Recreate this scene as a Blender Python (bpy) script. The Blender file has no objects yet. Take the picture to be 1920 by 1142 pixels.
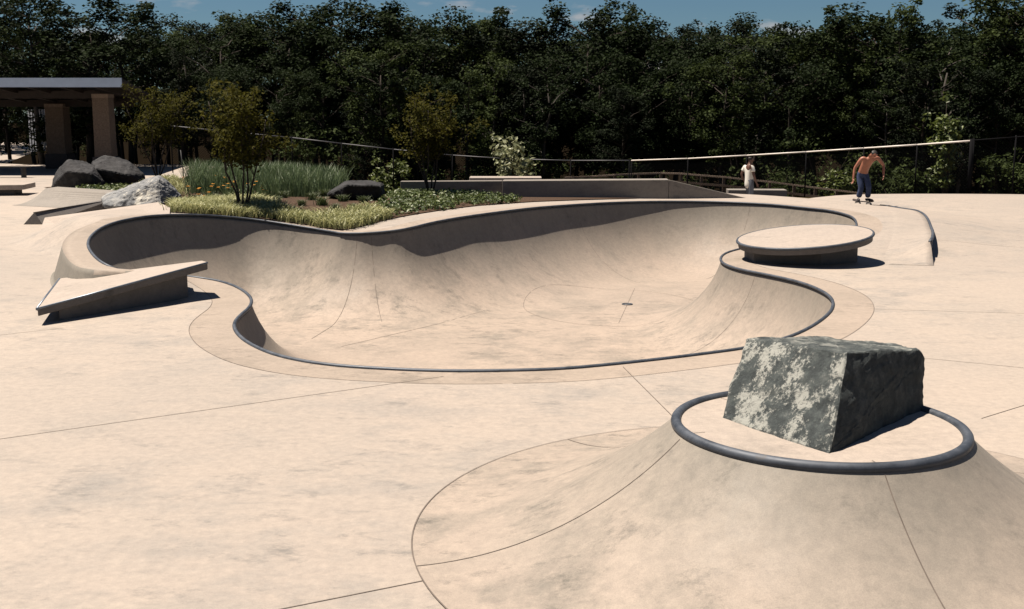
import bpy, math, random
import numpy as np
from mathutils import Vector, Matrix, geometry, noise

random.seed(11)
rng = np.random.default_rng(11)
R = math.radians
scene = bpy.context.scene
col = scene.collection

# ------------------------------------------------------------------ camera
EYE = 2.4
FPX = 2110.0                      # focal length in pixels of a 1920 px wide frame
PITCH = math.atan((571 - 225) / FPX)
cam_d = bpy.data.cameras.new('camera')
cam = bpy.data.objects.new('camera', cam_d)
col.objects.link(cam)
cam.location = (0, 0, EYE)
cam.rotation_euler = (math.pi / 2 - PITCH, 0, 0)
cam_d.sensor_width = 36.0
cam_d.lens = 36.0 * FPX / 1920.0
cam_d.clip_end = 3000
scene.camera = cam

# ------------------------------------------------------------------ light
SUN = Vector((-0.36, 0.105, 1.0)).normalized()      # towards the sun
sun_d = bpy.data.lights.new('sun', 'SUN')
sun_d.energy = 5.0
sun_d.angle = R(0.5)
sun_d.color = (1.0, 0.89, 0.76)
sun = bpy.data.objects.new('sun', sun_d)
col.objects.link(sun)
sun.location = (-20, 5, 40)
sun.rotation_euler = (-SUN).to_track_quat('-Z', 'Y').to_euler()

world = bpy.data.worlds.new('World')
scene.world = world
world.use_nodes = True
wn, wl = world.node_tree.nodes, world.node_tree.links
wn.clear()
w_out = wn.new('ShaderNodeOutputWorld')
w_bg = wn.new('ShaderNodeBackground')
w_bg.inputs['Strength'].default_value = 0.05
sky = wn.new('ShaderNodeTexSky')
sky.sky_type = 'NISHITA'
sky.sun_disc = False
sky.sun_elevation = math.asin(SUN.z)
sky.sun_rotation = math.atan2(SUN.x, SUN.y)
sky.altitude = 100
sky.air_density = 1.0
sky.dust_density = 0.25
sky.ozone_density = 2.0
# scattered fair-weather clouds over the whole sky
w_tc = wn.new('ShaderNodeTexCoord')
w_map = wn.new('ShaderNodeMapping')
w_map.inputs['Scale'].default_value = (5.0, 5.0, 17.0)
w_map.inputs['Location'].default_value = (0.35, 0.1, 0.05)
w_ns = wn.new('ShaderNodeTexNoise')
w_ns.inputs['Scale'].default_value = 1.6
w_ns.inputs['Detail'].default_value = 7
w_ns.inputs['Roughness'].default_value = 0.55
w_rp = wn.new('ShaderNodeValToRGB')
w_rp.color_ramp.elements[0].position = 0.57
w_rp.color_ramp.elements[0].color = (0, 0, 0, 1)
w_rp.color_ramp.elements[1].position = 0.72
w_rp.color_ramp.elements[1].color = (0.85, 0.85, 0.85, 1)
w_mx = wn.new('ShaderNodeMix'); w_mx.data_type = 'RGBA'
w_tint = wn.new('ShaderNodeMix'); w_tint.data_type = 'RGBA'; w_tint.blend_type = 'MULTIPLY'
w_tint.inputs['Factor'].default_value = 1.0
w_tint.inputs['B'].default_value = (0.29, 0.385, 0.45, 1)
wl.new(w_tc.outputs['Generated'], w_map.inputs['Vector'])
wl.new(w_map.outputs['Vector'], w_ns.inputs['Vector'])
wl.new(w_ns.outputs['Fac'], w_rp.inputs['Fac'])
wl.new(sky.outputs['Color'], w_tint.inputs['A'])
wl.new(w_tint.outputs['Result'], w_mx.inputs['A'])
w_mx.inputs['B'].default_value = (5.6, 4.9, 4.6, 1)
wl.new(w_rp.outputs['Color'], w_mx.inputs['Factor'])
wl.new(w_mx.outputs['Result'], w_bg.inputs['Color'])
wl.new(w_bg.outputs['Background'], w_out.inputs['Surface'])

scene.view_settings.view_transform = 'Standard'
scene.view_settings.look = 'None'
scene.view_settings.gamma = 1
scene.view_settings.exposure = 1.22
scene.view_settings.use_curve_mapping = False

# ------------------------------------------------------------------ helpers
def unproj(u, v, z):
    """survey helper: plan position of a point of height z seen at (u, v)"""
    cp, sp = math.cos(PITCH), math.sin(PITCH)
    a, b = u - 960, 571 - v
    d = Vector((a, FPX * cp + b * sp, -FPX * sp + b * cp))
    t = (z - EYE) / d.z
    return Vector((d.x * t, d.y * t, z))

def at(u, v, Y):
    cp, sp = math.cos(PITCH), math.sin(PITCH)
    a, b = u - 960, 571 - v
    d = Vector((a, FPX * cp + b * sp, -FPX * sp + b * cp))
    t = Y / d.y
    return Vector((d.x * t, Y, EYE + d.z * t))

def sstep(a, b, x):
    t = np.clip((np.asarray(x, float) - a) / (b - a), 0, 1)
    return t * t * (3 - 2 * t)

def link(name, me, mat=None, parent=None, loc=None):
    o = bpy.data.objects.new(name, me)
    col.objects.link(o)
    if mat is not None and me is not None:
        me.materials.append(mat)
    if parent is not None:
        o.parent = parent
    if loc is not None:
        o.location = loc
    return o

def tag(o, label=None, cat=None, group=None, kind=None):
    if label: o['label'] = label
    if cat: o['category'] = cat
    if group: o['group'] = group
    if kind: o['kind'] = kind
    return o

def empty(name, loc=(0, 0, 0), rz=0.0, s=1.0):
    o = bpy.data.objects.new(name, None)
    o.empty_display_size = 0.2
    col.objects.link(o)
    o.location = loc
    o.rotation_euler = (0, 0, rz)
    o.scale = (s, s, s)
    return o

class MB:
    """collects verts and faces, then builds ONE mesh object"""
    def __init__(self):
        self.v, self.f = [], []
    def add(self, vs, fs):
        n = len(self.v)
        self.v += [tuple(p) for p in vs]
        self.f += [tuple(i + n for i in q) for q in fs]
        return self
    def box(self, c, s, rz=0.0, taper=0.0):
        cx, cy, cz = c; sx, sy, sz = [k / 2 for k in s]
        co, si = math.cos(rz), math.sin(rz)
        vs = []
        for z, t in ((-sz, 1.0), (sz, 1.0 - taper)):
            for x, y in ((-sx, -sy), (sx, -sy), (sx, sy), (-sx, sy)):
                x, y = x * t, y * t
                vs.append((cx + x * co - y * si, cy + x * si + y * co, cz + z))
        return self.add(vs, [(3, 2, 1, 0), (4, 5, 6, 7), (0, 1, 5, 4), (1, 2, 6, 5), (2, 3, 7, 6), (3, 0, 4, 7)])
    def tube(self, pts, r, n=8, closed=False, caps=True):
        pts = [Vector(p) for p in pts]
        m = len(pts)
        rs = r if hasattr(r, '__len__') else [r] * m
        vs, fs = [], []
        for i, p in enumerate(pts):
            a = pts[i - 1] if (i > 0 or closed) else p
            b = pts[(i + 1) % m] if (i < m - 1 or closed) else p
            t = (b - a).normalized()
            up = Vector((0, 0, 1)) if abs(t.z) < 0.9 else Vector((0, 1, 0))
            s = t.cross(up).normalized(); q = s.cross(t)
            for k in range(n):
                an = 2 * math.pi * k / n
                vs.append(p + (s * math.cos(an) + q * math.sin(an)) * rs[i])
        for i in range(m if closed else m - 1):
            j = (i + 1) % m
            for k in range(n):
                l = (k + 1) % n
                fs.append((i * n + k, i * n + l, j * n + l, j * n + k))
        if caps and not closed:
            fs.append(tuple(reversed(range(n))))
            fs.append(tuple(range((m - 1) * n, m * n)))
        return self.add(vs, fs)
    def prism(self, poly, z0, z1):
        """poly: list of (x, y) ccw; z0/z1 numbers or lists"""
        n = len(poly)
        b = z0 if hasattr(z0, '__len__') else [z0] * n
        t = z1 if hasattr(z1, '__len__') else [z1] * n
        vs = [(p[0], p[1], b[i]) for i, p in enumerate(poly)] + [(p[0], p[1], t[i]) for i, p in enumerate(poly)]
        fs = [tuple(reversed(range(n))), tuple(range(n, 2 * n))]
        fs += [(i, (i + 1) % n, n + (i + 1) % n, n + i) for i in range(n)]
        return self.add(vs, fs)
    def build(self, name, mat, parent=None, smooth=False, bevel=0.0, loc=None):
        me = bpy.data.meshes.new(name)
        me.from_pydata(self.v, [], self.f)
        me.validate()
        if smooth:
            me.polygons.foreach_set('use_smooth', [True] * len(me.polygons))
        o = link(name, me, mat, parent, loc)
        if bevel:
            b = o.modifiers.new('bevel', 'BEVEL'); b.width = bevel; b.segments = 2
            b.limit_method = 'ANGLE'; b.angle_limit = R(35)
        return o

def copy_tree(o, parent=None):
    c = o.copy(); col.objects.link(c); c.parent = parent
    for ch in list(o.children):
        copy_tree(ch, c)
    return c

# ------------------------------------------------------------------ materials
def mat_new(name):
    m = bpy.data.materials.new(name); m.use_nodes = True
    nt = m.node_tree; nt.nodes.clear()
    out = nt.nodes.new('ShaderNodeOutputMaterial')
    bs = nt.nodes.new('ShaderNodeBsdfPrincipled')
    nt.links.new(bs.outputs['BSDF'], out.inputs['Surface'])
    return m, nt, bs

def noise_node(nt, scale, detail=5, rough=0.55, vscale=(1, 1, 1), coords='pos', rot=(0, 0, 0)):
    mp = nt.nodes.new('ShaderNodeMapping'); mp.inputs['Scale'].default_value = vscale
    mp.inputs['Rotation'].default_value = rot
    if coords == 'pos':
        g = nt.nodes.new('ShaderNodeNewGeometry'); nt.links.new(g.outputs['Position'], mp.inputs['Vector'])
    else:
        g = nt.nodes.new('ShaderNodeTexCoord'); nt.links.new(g.outputs['Object'], mp.inputs['Vector'])
    n = nt.nodes.new('ShaderNodeTexNoise')
    n.inputs['Scale'].default_value = scale; n.inputs['Detail'].default_value = detail
    n.inputs['Roughness'].default_value = rough
    nt.links.new(mp.outputs['Vector'], n.inputs['Vector'])
    return n

def ramp(nt, src, stops):
    r = nt.nodes.new('ShaderNodeValToRGB')
    e = r.color_ramp.elements
    while len(e) < len(stops): e.new(0.5)
    for k, (p, c) in enumerate(stops):
        e[k].position = p; e[k].color = (*c, 1) if len(c) == 3 else c
    nt.links.new(src, r.inputs['Fac'])
    return r

def mix(nt, fac, a, b, mode='MIX'):
    m = nt.nodes.new('ShaderNodeMix'); m.data_type = 'RGBA'; m.blend_type = mode
    for sock, val in ((m.inputs['Factor'], fac), (m.inputs['A'], a), (m.inputs['B'], b)):
        if isinstance(val, (int, float)): sock.default_value = val
        elif isinstance(val, tuple): sock.default_value = (*val, 1)
        else: nt.links.new(val, sock)
    return m.outputs['Result']

def bump(nt, bs, src, strength, dist=0.02):
    b = nt.nodes.new('ShaderNodeBump'); b.inputs['Strength'].default_value = strength
    b.inputs['Distance'].default_value = dist
    nt.links.new(src, b.inputs['Height']); nt.links.new(b.outputs['Normal'], bs.inputs['Normal'])

def concrete(name, base, stain, streak=(1.0, 1.0, 1.0), amount=0.6, rough=0.75, rot=0.0, height_tone=None):
    """weathered concrete; grime = (colour, z0, z1): greyer colour blended in with height, noise-broken"""
    m, nt, bs = mat_new(name)
    pour = noise_node(nt, 0.09, 3, 0.5, streak, rot=(0, 0, rot))
    big = noise_node(nt, 0.36, 7, 0.64, streak, rot=(0, 0, rot))
    mid = noise_node(nt, 1.2, 10, 0.74, streak, rot=(0, 0, rot))
    wear = noise_node(nt, 2.6, 12, 0.80, (streak[0] * 0.8, streak[1] * 1.15, streak[2]), rot=(0, 0, rot + 0.5))
    scuff = noise_node(nt, 1.3, 9, 0.72, (0.5, 2.6, 1.0), rot=(0, 0, rot + 0.85))
    fine = noise_node(nt, 14, 8, 0.75)
    grain = noise_node(nt, 150, 3, 0.7)
    c = base
    if height_tone:
        gcol, z0, z1 = height_tone
        g = nt.nodes.new('ShaderNodeNewGeometry'); sz = nt.nodes.new('ShaderNodeSeparateXYZ')
        nt.links.new(g.outputs['Position'], sz.inputs[0])
        gn = noise_node(nt, 0.8, 9, 0.7, (1, 1, 0.6))
        ad = nt.nodes.new('ShaderNodeMath'); ad.operation = 'MULTIPLY_ADD'
        nt.links.new(gn.outputs['Fac'], ad.inputs[0]); ad.inputs[1].default_value = (z1 - z0) * 1.5
        nt.links.new(sz.outputs['Z'], ad.inputs[2])
        mr = nt.nodes.new('ShaderNodeMapRange')
        nt.links.new(ad.outputs[0], mr.inputs['Value'])
        mr.inputs['From Min'].default_value = z0 + (z1 - z0) * .75; mr.inputs['From Max'].default_value = z1 + (z1 - z0) * .75
        mr.inputs['To Max'].default_value = 0.85
        c = mix(nt, mr.outputs[0], base, gcol)
    pr = ramp(nt, pour.outputs['Fac'], [(0.35, (0.87, 0.88, 0.90)), (0.62, (1.05, 1.04, 1.03))])
    c = mix(nt, 1.0, c, pr.outputs['Color'], 'MULTIPLY')
    f1 = ramp(nt, big.outputs['Fac'], [(0.40, (0, 0, 0)), (0.66, (amount * .55,) * 3)])
    f2 = ramp(nt, mid.outputs['Fac'], [(0.47, (0, 0, 0)), (0.72, (amount,) * 3)])
    f3 = ramp(nt, wear.outputs['Fac'], [(0.535, (0, 0, 0)), (0.67, (amount,) * 3)])
    f4 = ramp(nt, scuff.outputs['Fac'], [(0.58, (0, 0, 0)), (0.72, (amount * .7,) * 3)])
    area_n = noise_node(nt, 0.16, 4, 0.55, rot=(0, 0, rot + 1.0))
    msk = ramp(nt, area_n.outputs['Fac'], [(0.40, (.18, .18, .18)), (0.56, (1, 1, 1))])     # dirt gathers in patches
    def clustered(f): return mix(nt, 1.0, f.outputs['Color'], msk.outputs['Color'], 'MULTIPLY')
    c = mix(nt, f1.outputs['Color'], c, tuple(b * .35 + s * .65 for b, s in zip(base, stain)))
    c = mix(nt, clustered(f2), c, stain)
    c = mix(nt, clustered(f3), c, tuple(s * 0.66 for s in stain))
    c = mix(nt, clustered(f4), c, tuple(s * 0.8 for s in stain))
    sp = ramp(nt, fine.outputs['Fac'], [(0.28, (0.80, 0.80, 0.81)), (0.66, (1.07, 1.06, 1.05))])
    c = mix(nt, 1.0, c, sp.outputs['Color'], 'MULTIPLY')
    gp = ramp(nt, grain.outputs['Fac'], [(0.25, (0.82, 0.82, 0.83)), (0.7, (1.08, 1.08, 1.07))])
    c = mix(nt, 1.0, c, gp.outputs['Color'], 'MULTIPLY')
    nt.links.new(c, bs.inputs['Base Color'])
    rr = ramp(nt, mid.outputs['Fac'], [(0.35, (rough - 0.12,) * 3), (0.7, (rough + 0.1,) * 3)])
    nt.links.new(rr.outputs['Color'], bs.inputs['Roughness'])
    bs.inputs['Specular IOR Level'].default_value = 0.3
    bump(nt, bs, fine.outputs['Fac'], 0.15, 0.01)
    return m

def plain(name, colr, rough=0.6, metal=0.0, var=0.25, scale=8, spec=0.4, bmp=0.0):
    m, nt, bs = mat_new(name)
    n = noise_node(nt, scale, 5, 0.6, coords='obj')
    r = ramp(nt, n.outputs['Fac'], [(0.3, tuple(c * (1 - var) for c in colr)), (0.72, tuple(c * (1 + var) for c in colr))])
    nt.links.new(r.outputs['Color'], bs.inputs['Base Color'])
    bs.inputs['Roughness'].default_value = rough; bs.inputs['Metallic'].default_value = metal
    bs.inputs['Specular IOR Level'].default_value = spec
    if bmp: bump(nt, bs, n.outputs['Fac'], bmp, 0.02)
    return m

def leaf_mat(name, c0, c1, trans=0.25, rough=0.5, spec=0.35, scale=0.7):
    m, nt, bs = mat_new(name)
    n = noise_node(nt, scale, 4, 0.7)
    g = nt.nodes.new('ShaderNodeNewGeometry')
    add = nt.nodes.new('ShaderNodeMath'); add.operation = 'MULTIPLY_ADD'
    nt.links.new(g.outputs['Random Per Island'], add.inputs[0]); add.inputs[1].default_value = 0.5
    nt.links.new(n.outputs['Fac'], add.inputs[2])
    r = ramp(nt, add.outputs[0], [(0.35, c0), (0.95, c1)])
    nt.links.new(r.outputs['Color'], bs.inputs['Base Color'])
    bs.inputs['Roughness'].default_value = rough
    bs.inputs['Specular IOR Level'].default_value = spec
    if trans:
        tr = nt.nodes.new('ShaderNodeBsdfTranslucent')
        nt.links.new(r.outputs['Color'], tr.inputs['Color'])
        ms = nt.nodes.new('ShaderNodeMixShader'); ms.inputs[0].default_value = trans
        out = [x for x in nt.nodes if x.type == 'OUTPUT_MATERIAL'][0]
        nt.links.new(bs.outputs['BSDF'], ms.inputs[1]); nt.links.new(tr.outputs['BSDF'], ms.inputs[2])
        nt.links.new(ms.outputs[0], out.inputs['Surface'])
    return m

M = {}
M['deck'] = concrete('deck_concrete', (0.302, 0.259, 0.220), (0.160, 0.156, 0.150), (0.9, 1.05, 1), 0.74, rot=0.15)
M['bowl'] = concrete('bowl_concrete', (0.292, 0.240, 0.198), (0.135, 0.124, 0.108), (1.0, 1.0, 0.45), 0.85, height_tone=((0.165, 0.152, 0.130), -1.15, 0.1))
M['rim'] = concrete('rim_concrete', (0.278, 0.231, 0.190), (0.14, 0.122, 0.102), (1, 1, 1), 0.85)
M['volcano'] = concrete('volcano_concrete', (0.285, 0.238, 0.198), (0.125, 0.118, 0.104), (1.2, 1.2, 0.7), 0.85, height_tone=((0.172, 0.160, 0.138), 0.0, 0.62))
M['slab'] = concrete('slab_concrete', (0.305, 0.262, 0.226), (0.19, 0.172, 0.152), (1, 1, 1), 0.55)
M['slab_side'] = concrete('shaded_slab_concrete', (0.125, 0.115, 0.108), (0.066, 0.063, 0.062), (1, 1, 1), 0.7)  # darker slab concrete: shade of the side faces and blocks put into the colour
M['wall'] = concrete('wall_concrete', (0.19, 0.173, 0.153), (0.105, 0.099, 0.092), (1, 1, 2), 0.7)
M['bank'] = concrete('bank_concrete', (0.185, 0.168, 0.142), (0.085, 0.082, 0.072), (1, 1, .5), 0.9)  # greyer, darker tone for the steep bank face
M['joint'] = plain('joint_dirt', (0.10, 0.082, 0.07), 0.95)
m_, nt_, bs_ = mat_new('worn_steel_pipe')
n_a = noise_node(nt_, 5, 8, .75); n_b = noise_node(nt_, 38, 6, .75, (1, 1, 4))
r_a = ramp(nt_, n_a.outputs['Fac'], [(.32, (.026, .032, .042)), (.6, (.060, .070, .088)), (.78, (.10, .085, .07))])
r_b = ramp(nt_, n_b.outputs['Fac'], [(.60, (0, 0, 0)), (.72, (.8, .8, .8))])
nt_.links.new(mix(nt_, r_b.outputs['Color'], r_a.outputs['Color'], (.16, .17, .18)), bs_.inputs['Base Color'])
r_c = ramp(nt_, n_a.outputs['Fac'], [(.3, (.42, .42, .42)), (.7, (.72, .72, .72))])
nt_.links.new(r_c.outputs['Color'], bs_.inputs['Roughness']); bs_.inputs['Metallic'].default_value = .35
M['pipe'] = m_
M['steel_edge'] = plain('steel_edge', (0.12, 0.14, 0.17), 0.4, 0.6, 0.3, 4)
M['mulch'] = plain('mulch', (0.05, 0.032, 0.022), 0.95, 0, 0.5, 30, 0.1, 0.6)
M['bark'] = plain('bark', (0.03, 0.024, 0.02), 0.9, 0, 0.4, 12, 0.2, 0.5)
M['leaf_a'] = leaf_mat('leaf_oak', (0.004, 0.007, 0.003), (0.016, 0.025, 0.009), 0.2, 0.7, 0.05)
M['leaf_b'] = leaf_mat('leaf_dark', (0.003, 0.005, 0.003), (0.010, 0.015, 0.007), 0.15, 0.7, 0.05)
M['leaf_c'] = leaf_mat('leaf_maple', (0.009, 0.014, 0.005), (0.036, 0.050, 0.015), 0.25, 0.7, 0.06)
M['leaf_myrtle'] = leaf_mat('leaf_myrtle', (0.016, 0.019, 0.003), (0.060, 0.056, 0.010), 0.35, 0.75, 0.06, scale=3)
M['leaf_pale'] = leaf_mat('leaf_pale', (0.05, 0.062, 0.022), (0.22, 0.23, 0.13), 0.25, scale=3)
M['leaf_bright'] = leaf_mat('leaf_bright', (0.025, 0.04, 0.01), (0.10, 0.125, 0.03), 0.3, scale=3)
M['grass_tall'] = leaf_mat('grass_tall', (0.024, 0.048, 0.018), (0.115, 0.155, 0.075), 0.25, scale=2)
M['lilyturf'] = leaf_mat('lilyturf', (0.075, 0.095, 0.026), (0.34, 0.335, 0.16), 0.25, scale=4)
M['cover'] = leaf_mat('ground_cover', (0.018, 0.036, 0.012), (0.09, 0.115, 0.036), 0.25, scale=3)
M['tuft'] = leaf_mat('tuft', (0.025, 0.04, 0.012), (0.07, 0.09, 0.03), 0.2, scale=3)
M['petal'] = plain('orange_petal', (0.75, 0.33, 0.03), 0.6)

# ------------------------------------------------------------------ plan of the bowl
# coping line: (u, v, rim height, flat width outside the rim, width of the slope beyond it)
CTRL = [
 (950,697,0,.5,.5),(1050,694,0,.5,.5),(1150,685,0,.5,.5),(1250,674,0,.5,.5),(1330,664,0,.5,.5),(1395,655,0,.5,.5),
 (1450,643,0,.5,.5),(1500,626,0,.5,.5),(1540,603,0,.5,.5),(1563,580,0,.5,.5),(1561,560,0,.5,.5),(1540,545,0,.5,.5),
 (1505,531,0,.5,.5),(1460,520,0,.5,.5),(1420,512,0,.5,.5),(1385,505,0,.5,1),(1360,496,.0,.5,1),(1352,487,.0,.5,1),
 (1360,476,.0,.5,1),(1395,466,.02,.5,1),
 (1440,462,.04,.5,1.2),(1510,455,.08,.6,1.5),(1570,446,.13,.6,2),(1598,436,.19,.6,2.5),(1607,425,.25,.7,3),(1606,416,.29,.7,3),(1600,408,.32,.7,3.5),(1585,402,.35,.7,4),(1565,397,.37,.8,5),
 (1540,393,.38,1,5),(1500,389,.39,1.2,5),
 (1450,384,.40,1.5,5),(1400,381,.40,2,5),(1350,379,.40,3,4),(1300,378,.40,4,4),(1230,378,.40,5,4),(1150,380,.41,5,4),(1080,384,.42,5,4),
 (1000,390,.43,5,4),(920,400,.43,5,4),(850,410,.39,5,4),(800,420,.35,5,4),(760,430,.30,5,4),(720,435,.26,5,4),(680,438,.24,5,4),
 (641,438,.23,5,4),
 (600,431,.26,5,4),(550,423,.32,5,4),(500,415,.39,5,4),(450,409,.46,5,4),(400,405,.53,4,4),(350,403,.59,3,4),(300,404,.62,1.2,1.6),(260,408,.62,.6,1.0),
 (220,416,.60,.36,.6),(190,427,.57,.36,.16),(170,442,.53,.36,.16),(163,457,.50,.36,.16),(168,472,.47,.36,.16),(182,488,.43,.36,.16),(202,500,.38,.36,.16),
 (227,507,.31,.36,.16),(265,510,.21,.5,.5),(310,514,.11,.5,.7),(357,520,.04,.5,.8),(400,526,.01,.5,.6),(430,534,0,.5,.5),(453,545,0,.5,.5),
 (467,557,0,.5,.5),(470,567,0,.5,.5),(465,578,0,.5,.5),(451,590,0,.5,.5),(440,602,0,.5,.5),(437,613,0,.5,.5),(442,625,0,.5,.5),
 (456,639,0,.5,.5),(480,653,0,.5,.5),(512,666,0,.5,.5),(552,676,0,.5,.5),(600,684,0,.5,.5),(660,690,0,.5,.5),(730,694,0,.5,.5),(800,697,0,.5,.5),(880,698,0,.5,.5)]
CP = []
for (u, v, z, a, b) in CTRL:
    p = unproj(u, v, z); CP.append((p.x, p.y, z, a, b))
CP = np.array(CP)
HIP = next(i for i, c in enumerate(CTRL) if c[0] == 641)

def spline(P, spacing):
    """closed centripetal-ish Catmull-Rom, resampled"""
    n = len(P); out = []
    for i in range(n):
        p0, p1, p2, p3 = P[i - 1], P[i], P[(i + 1) % n], P[(i + 2) % n]
        if i == HIP: p0 = p1 * 2 - p2
        if (i + 1) % n == HIP: p3 = p2 * 2 - p1
        for t in np.linspace(0, 1, 24, endpoint=False):
            out.append(0.5 * ((2 * p1) + (-p0 + p2) * t + (2 * p0 - 5 * p1 + 4 * p2 - p3) * t * t + (-p0 + 3 * p1 - 3 * p2 + p3) * t ** 3))
    out = np.array(out)
    for _ in range(3):
        sm = (np.roll(out, 6, 0) + out * 2 + np.roll(out, -6, 0)) / 4
        k0 = HIP * 24
        w = np.ones(len(out)); idx = np.abs((np.arange(len(out)) - k0 + len(out) // 2) % len(out) - len(out) // 2)
        w[idx < 10] = 0
        out = out * (1 - w[:, None]) + sm * w[:, None]
    d = np.r_[0, np.cumsum(np.hypot(*(np.roll(out, -1, 0) - out)[:, :2].T))]
    m = int(d[-1] / spacing)
    s = np.linspace(0, d[-1], m, endpoint=False)
    oo = np.vstack([out, out[:1]])
    return np.stack([np.interp(s, d, oo[:, k]) for k in range(P.shape[1])], 1)

OUT = spline(CP, 0.09)
OXY = OUT[:, :2]
SEG_A, SEG_B = OXY, np.roll(OXY, -1, 0)

def inside_poly(pts, poly):
    x, y = pts[:, 0], pts[:, 1]
    ins = np.zeros(len(pts), bool)
    x0, y0 = poly[:, 0], poly[:, 1]
    x1, y1 = np.roll(x0, -1), np.roll(y0, -1)
    for a, b, c, d in zip(x0, y0, x1, y1):
        if b == d: continue
        cond = ((b > y) != (d > y)) & (x < (c - a) * (y - b) / (d - b) + a)
        ins ^= cond
    return ins

def dist_outline(pts):
    """distance to the coping line and distance-weighted rim values"""
    D = np.empty(len(pts)); V = np.empty((len(pts), 3))
    for s in range(0, len(pts), 4000):
        p = pts[s:s + 4000]
        ab = SEG_B - SEG_A
        ap = p[:, None, :] - SEG_A[None]
        t = np.clip((ap * ab[None]).sum(2) / (ab * ab).sum(1)[None], 0, 1)
        d2 = ((ap - t[..., None] * ab[None]) ** 2).sum(2)
        D[s:s + 4000] = np.sqrt(d2.min(1))
        w = 1 / (d2 + 0.002) ** 2.5
        w /= w.sum(1, keepdims=True)
        V[s:s + 4000] = w @ OUT[:, 2:5]
    return D, V

ZF = -1.25
AMAX = R(76)
def bowl_z(pts):
    D, V = dist_outline(pts)
    H = V[:, 0] - ZF
    Rr = H / (1 - math.cos(AMAX))
    s = np.clip(math.sin(AMAX) - D / Rr, 0, 1)
    return ZF + Rr * (1 - np.sqrt(1 - s * s)), D

def deck_z(pts):
    pts = np.atleast_2d(np.asarray(pts, float))
    D, V = dist_outline(pts)
    tt = np.clip((D - V[:, 1]) / V[:, 2], 0, 1)
    lin = sstep(1.2, 0.5, V[:, 2])               # short banks are straight, long ones ease out
    z = V[:, 0] * (1 - (tt * lin + tt * tt * (3 - 2 * tt) * (1 - lin)))
    # gentle pitch of the plaza and a low roller at the far right
    z += 0.16 * np.exp(-(((pts[:, 0] - 13.5) / 4.0) ** 2 + ((pts[:, 1] - 33.5) / 2.6) ** 2))
    z += 0.10 * np.exp(-(((pts[:, 0] - 17.5) / 2.2) ** 2 + ((pts[:, 1] - 27.0) / 2.0) ** 2))
    z -= 0.5 * sstep(33.6, 36.0, pts[:, 1]) * np.exp(-((pts[:, 0] - 7.0) / 2.2) ** 2)
    return z

def dz(x, y):
    return float(deck_z([[x, y]])[0])

# ------------------------------------------------------------------ deck and bowl surfaces
tang = np.roll(OXY, -1, 0) - np.roll(OXY, 1, 0)
tang /= np.linalg.norm(tang, axis=1)[:, None]
nrm = np.stack([-tang[:, 1], tang[:, 0]], 1)
area = 0.5 * np.sum(OXY[:, 0] * np.roll(OXY[:, 1], -1) - np.roll(OXY[:, 0], -1) * OXY[:, 1])
NIN = nrm if area > 0 else -nrm           # inward normal

def cdt(pts, edges):
    v, e, f, *_ = geometry.delaunay_2d_cdt([Vector(p) for p in pts], edges, [], 0, 1e-5)
    return np.array([tuple(p) for p in v]), f

def field_mesh(name, V2, faces, zfun, mat, parent=None, eps=0.004):
    used = np.unique(np.array(faces).ravel())
    remap = -np.ones(len(V2), int); remap[used] = np.arange(len(used))
    P = V2[used]
    z = zfun(P)
    gx = (zfun(P + [eps, 0]) - zfun(P - [eps, 0])) / (2 * eps)
    gy = (zfun(P + [0, eps]) - zfun(P - [0, eps])) / (2 * eps)
    N = np.stack([-gx, -gy, np.ones(len(P))], 1); N /= np.linalg.norm(N, axis=1)[:, None]
    me = bpy.data.meshes.new(name)
    me.from_pydata(np.c_[P, z].tolist(), [], [tuple(int(remap[i]) for i in f) for f in faces])
    me.polygons.foreach_set('use_smooth', [True] * len(me.polygons))
    me.normals_split_custom_set_from_vertices(N.tolist())
    return link(name, me, mat, parent)

# bowl
pts = [OXY]
Hh = OUT[:, 2] - ZF
Rr = Hh / (1 - math.cos(AMAX))
for a in (74, 72, 69, 64, 59, 53, 47, 40, 33, 26, 19, 12, 6, 0):
    d = Rr * (math.sin(AMAX) - math.sin(R(a)))
    q = OXY + NIN * d[:, None]
    step = 1 if a > 50 else (2 if a > 20 else 3)
    q = q[::step]; dd = d[::step]
    D, _ = dist_outline(q)
    ok = (D > dd * 0.93) & inside_poly(q, OXY)
    pts.append(q[ok])
gx, gy = np.meshgrid(np.arange(-9, 9, 0.22), np.arange(9, 30, 0.22))
g = np.stack([gx.ravel(), gy.ravel()], 1) + rng.uniform(-.03, .03, (gx.size, 2))
g = g[inside_poly(g, OXY)]
D, _ = dist_outline(g)
pts.append(g[D > 0.35])
allp = np.vstack(pts)
nO = len(OXY)
V2, F = cdt(allp, [(i, (i + 1) % nO) for i in range(nO)])
cen = np.array([V2[list(f)].mean(0) for f in F])
ins = inside_poly(cen, OXY)
bowl = field_mesh('skate_bowl', V2, [f for f, k in zip(F, ins) if k], lambda p: bowl_z(p)[0], M['bowl'])
tag(bowl, 'smooth kidney-shaped concrete skate bowl sunk into the plaza', 'bowl', kind='structure')

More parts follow.
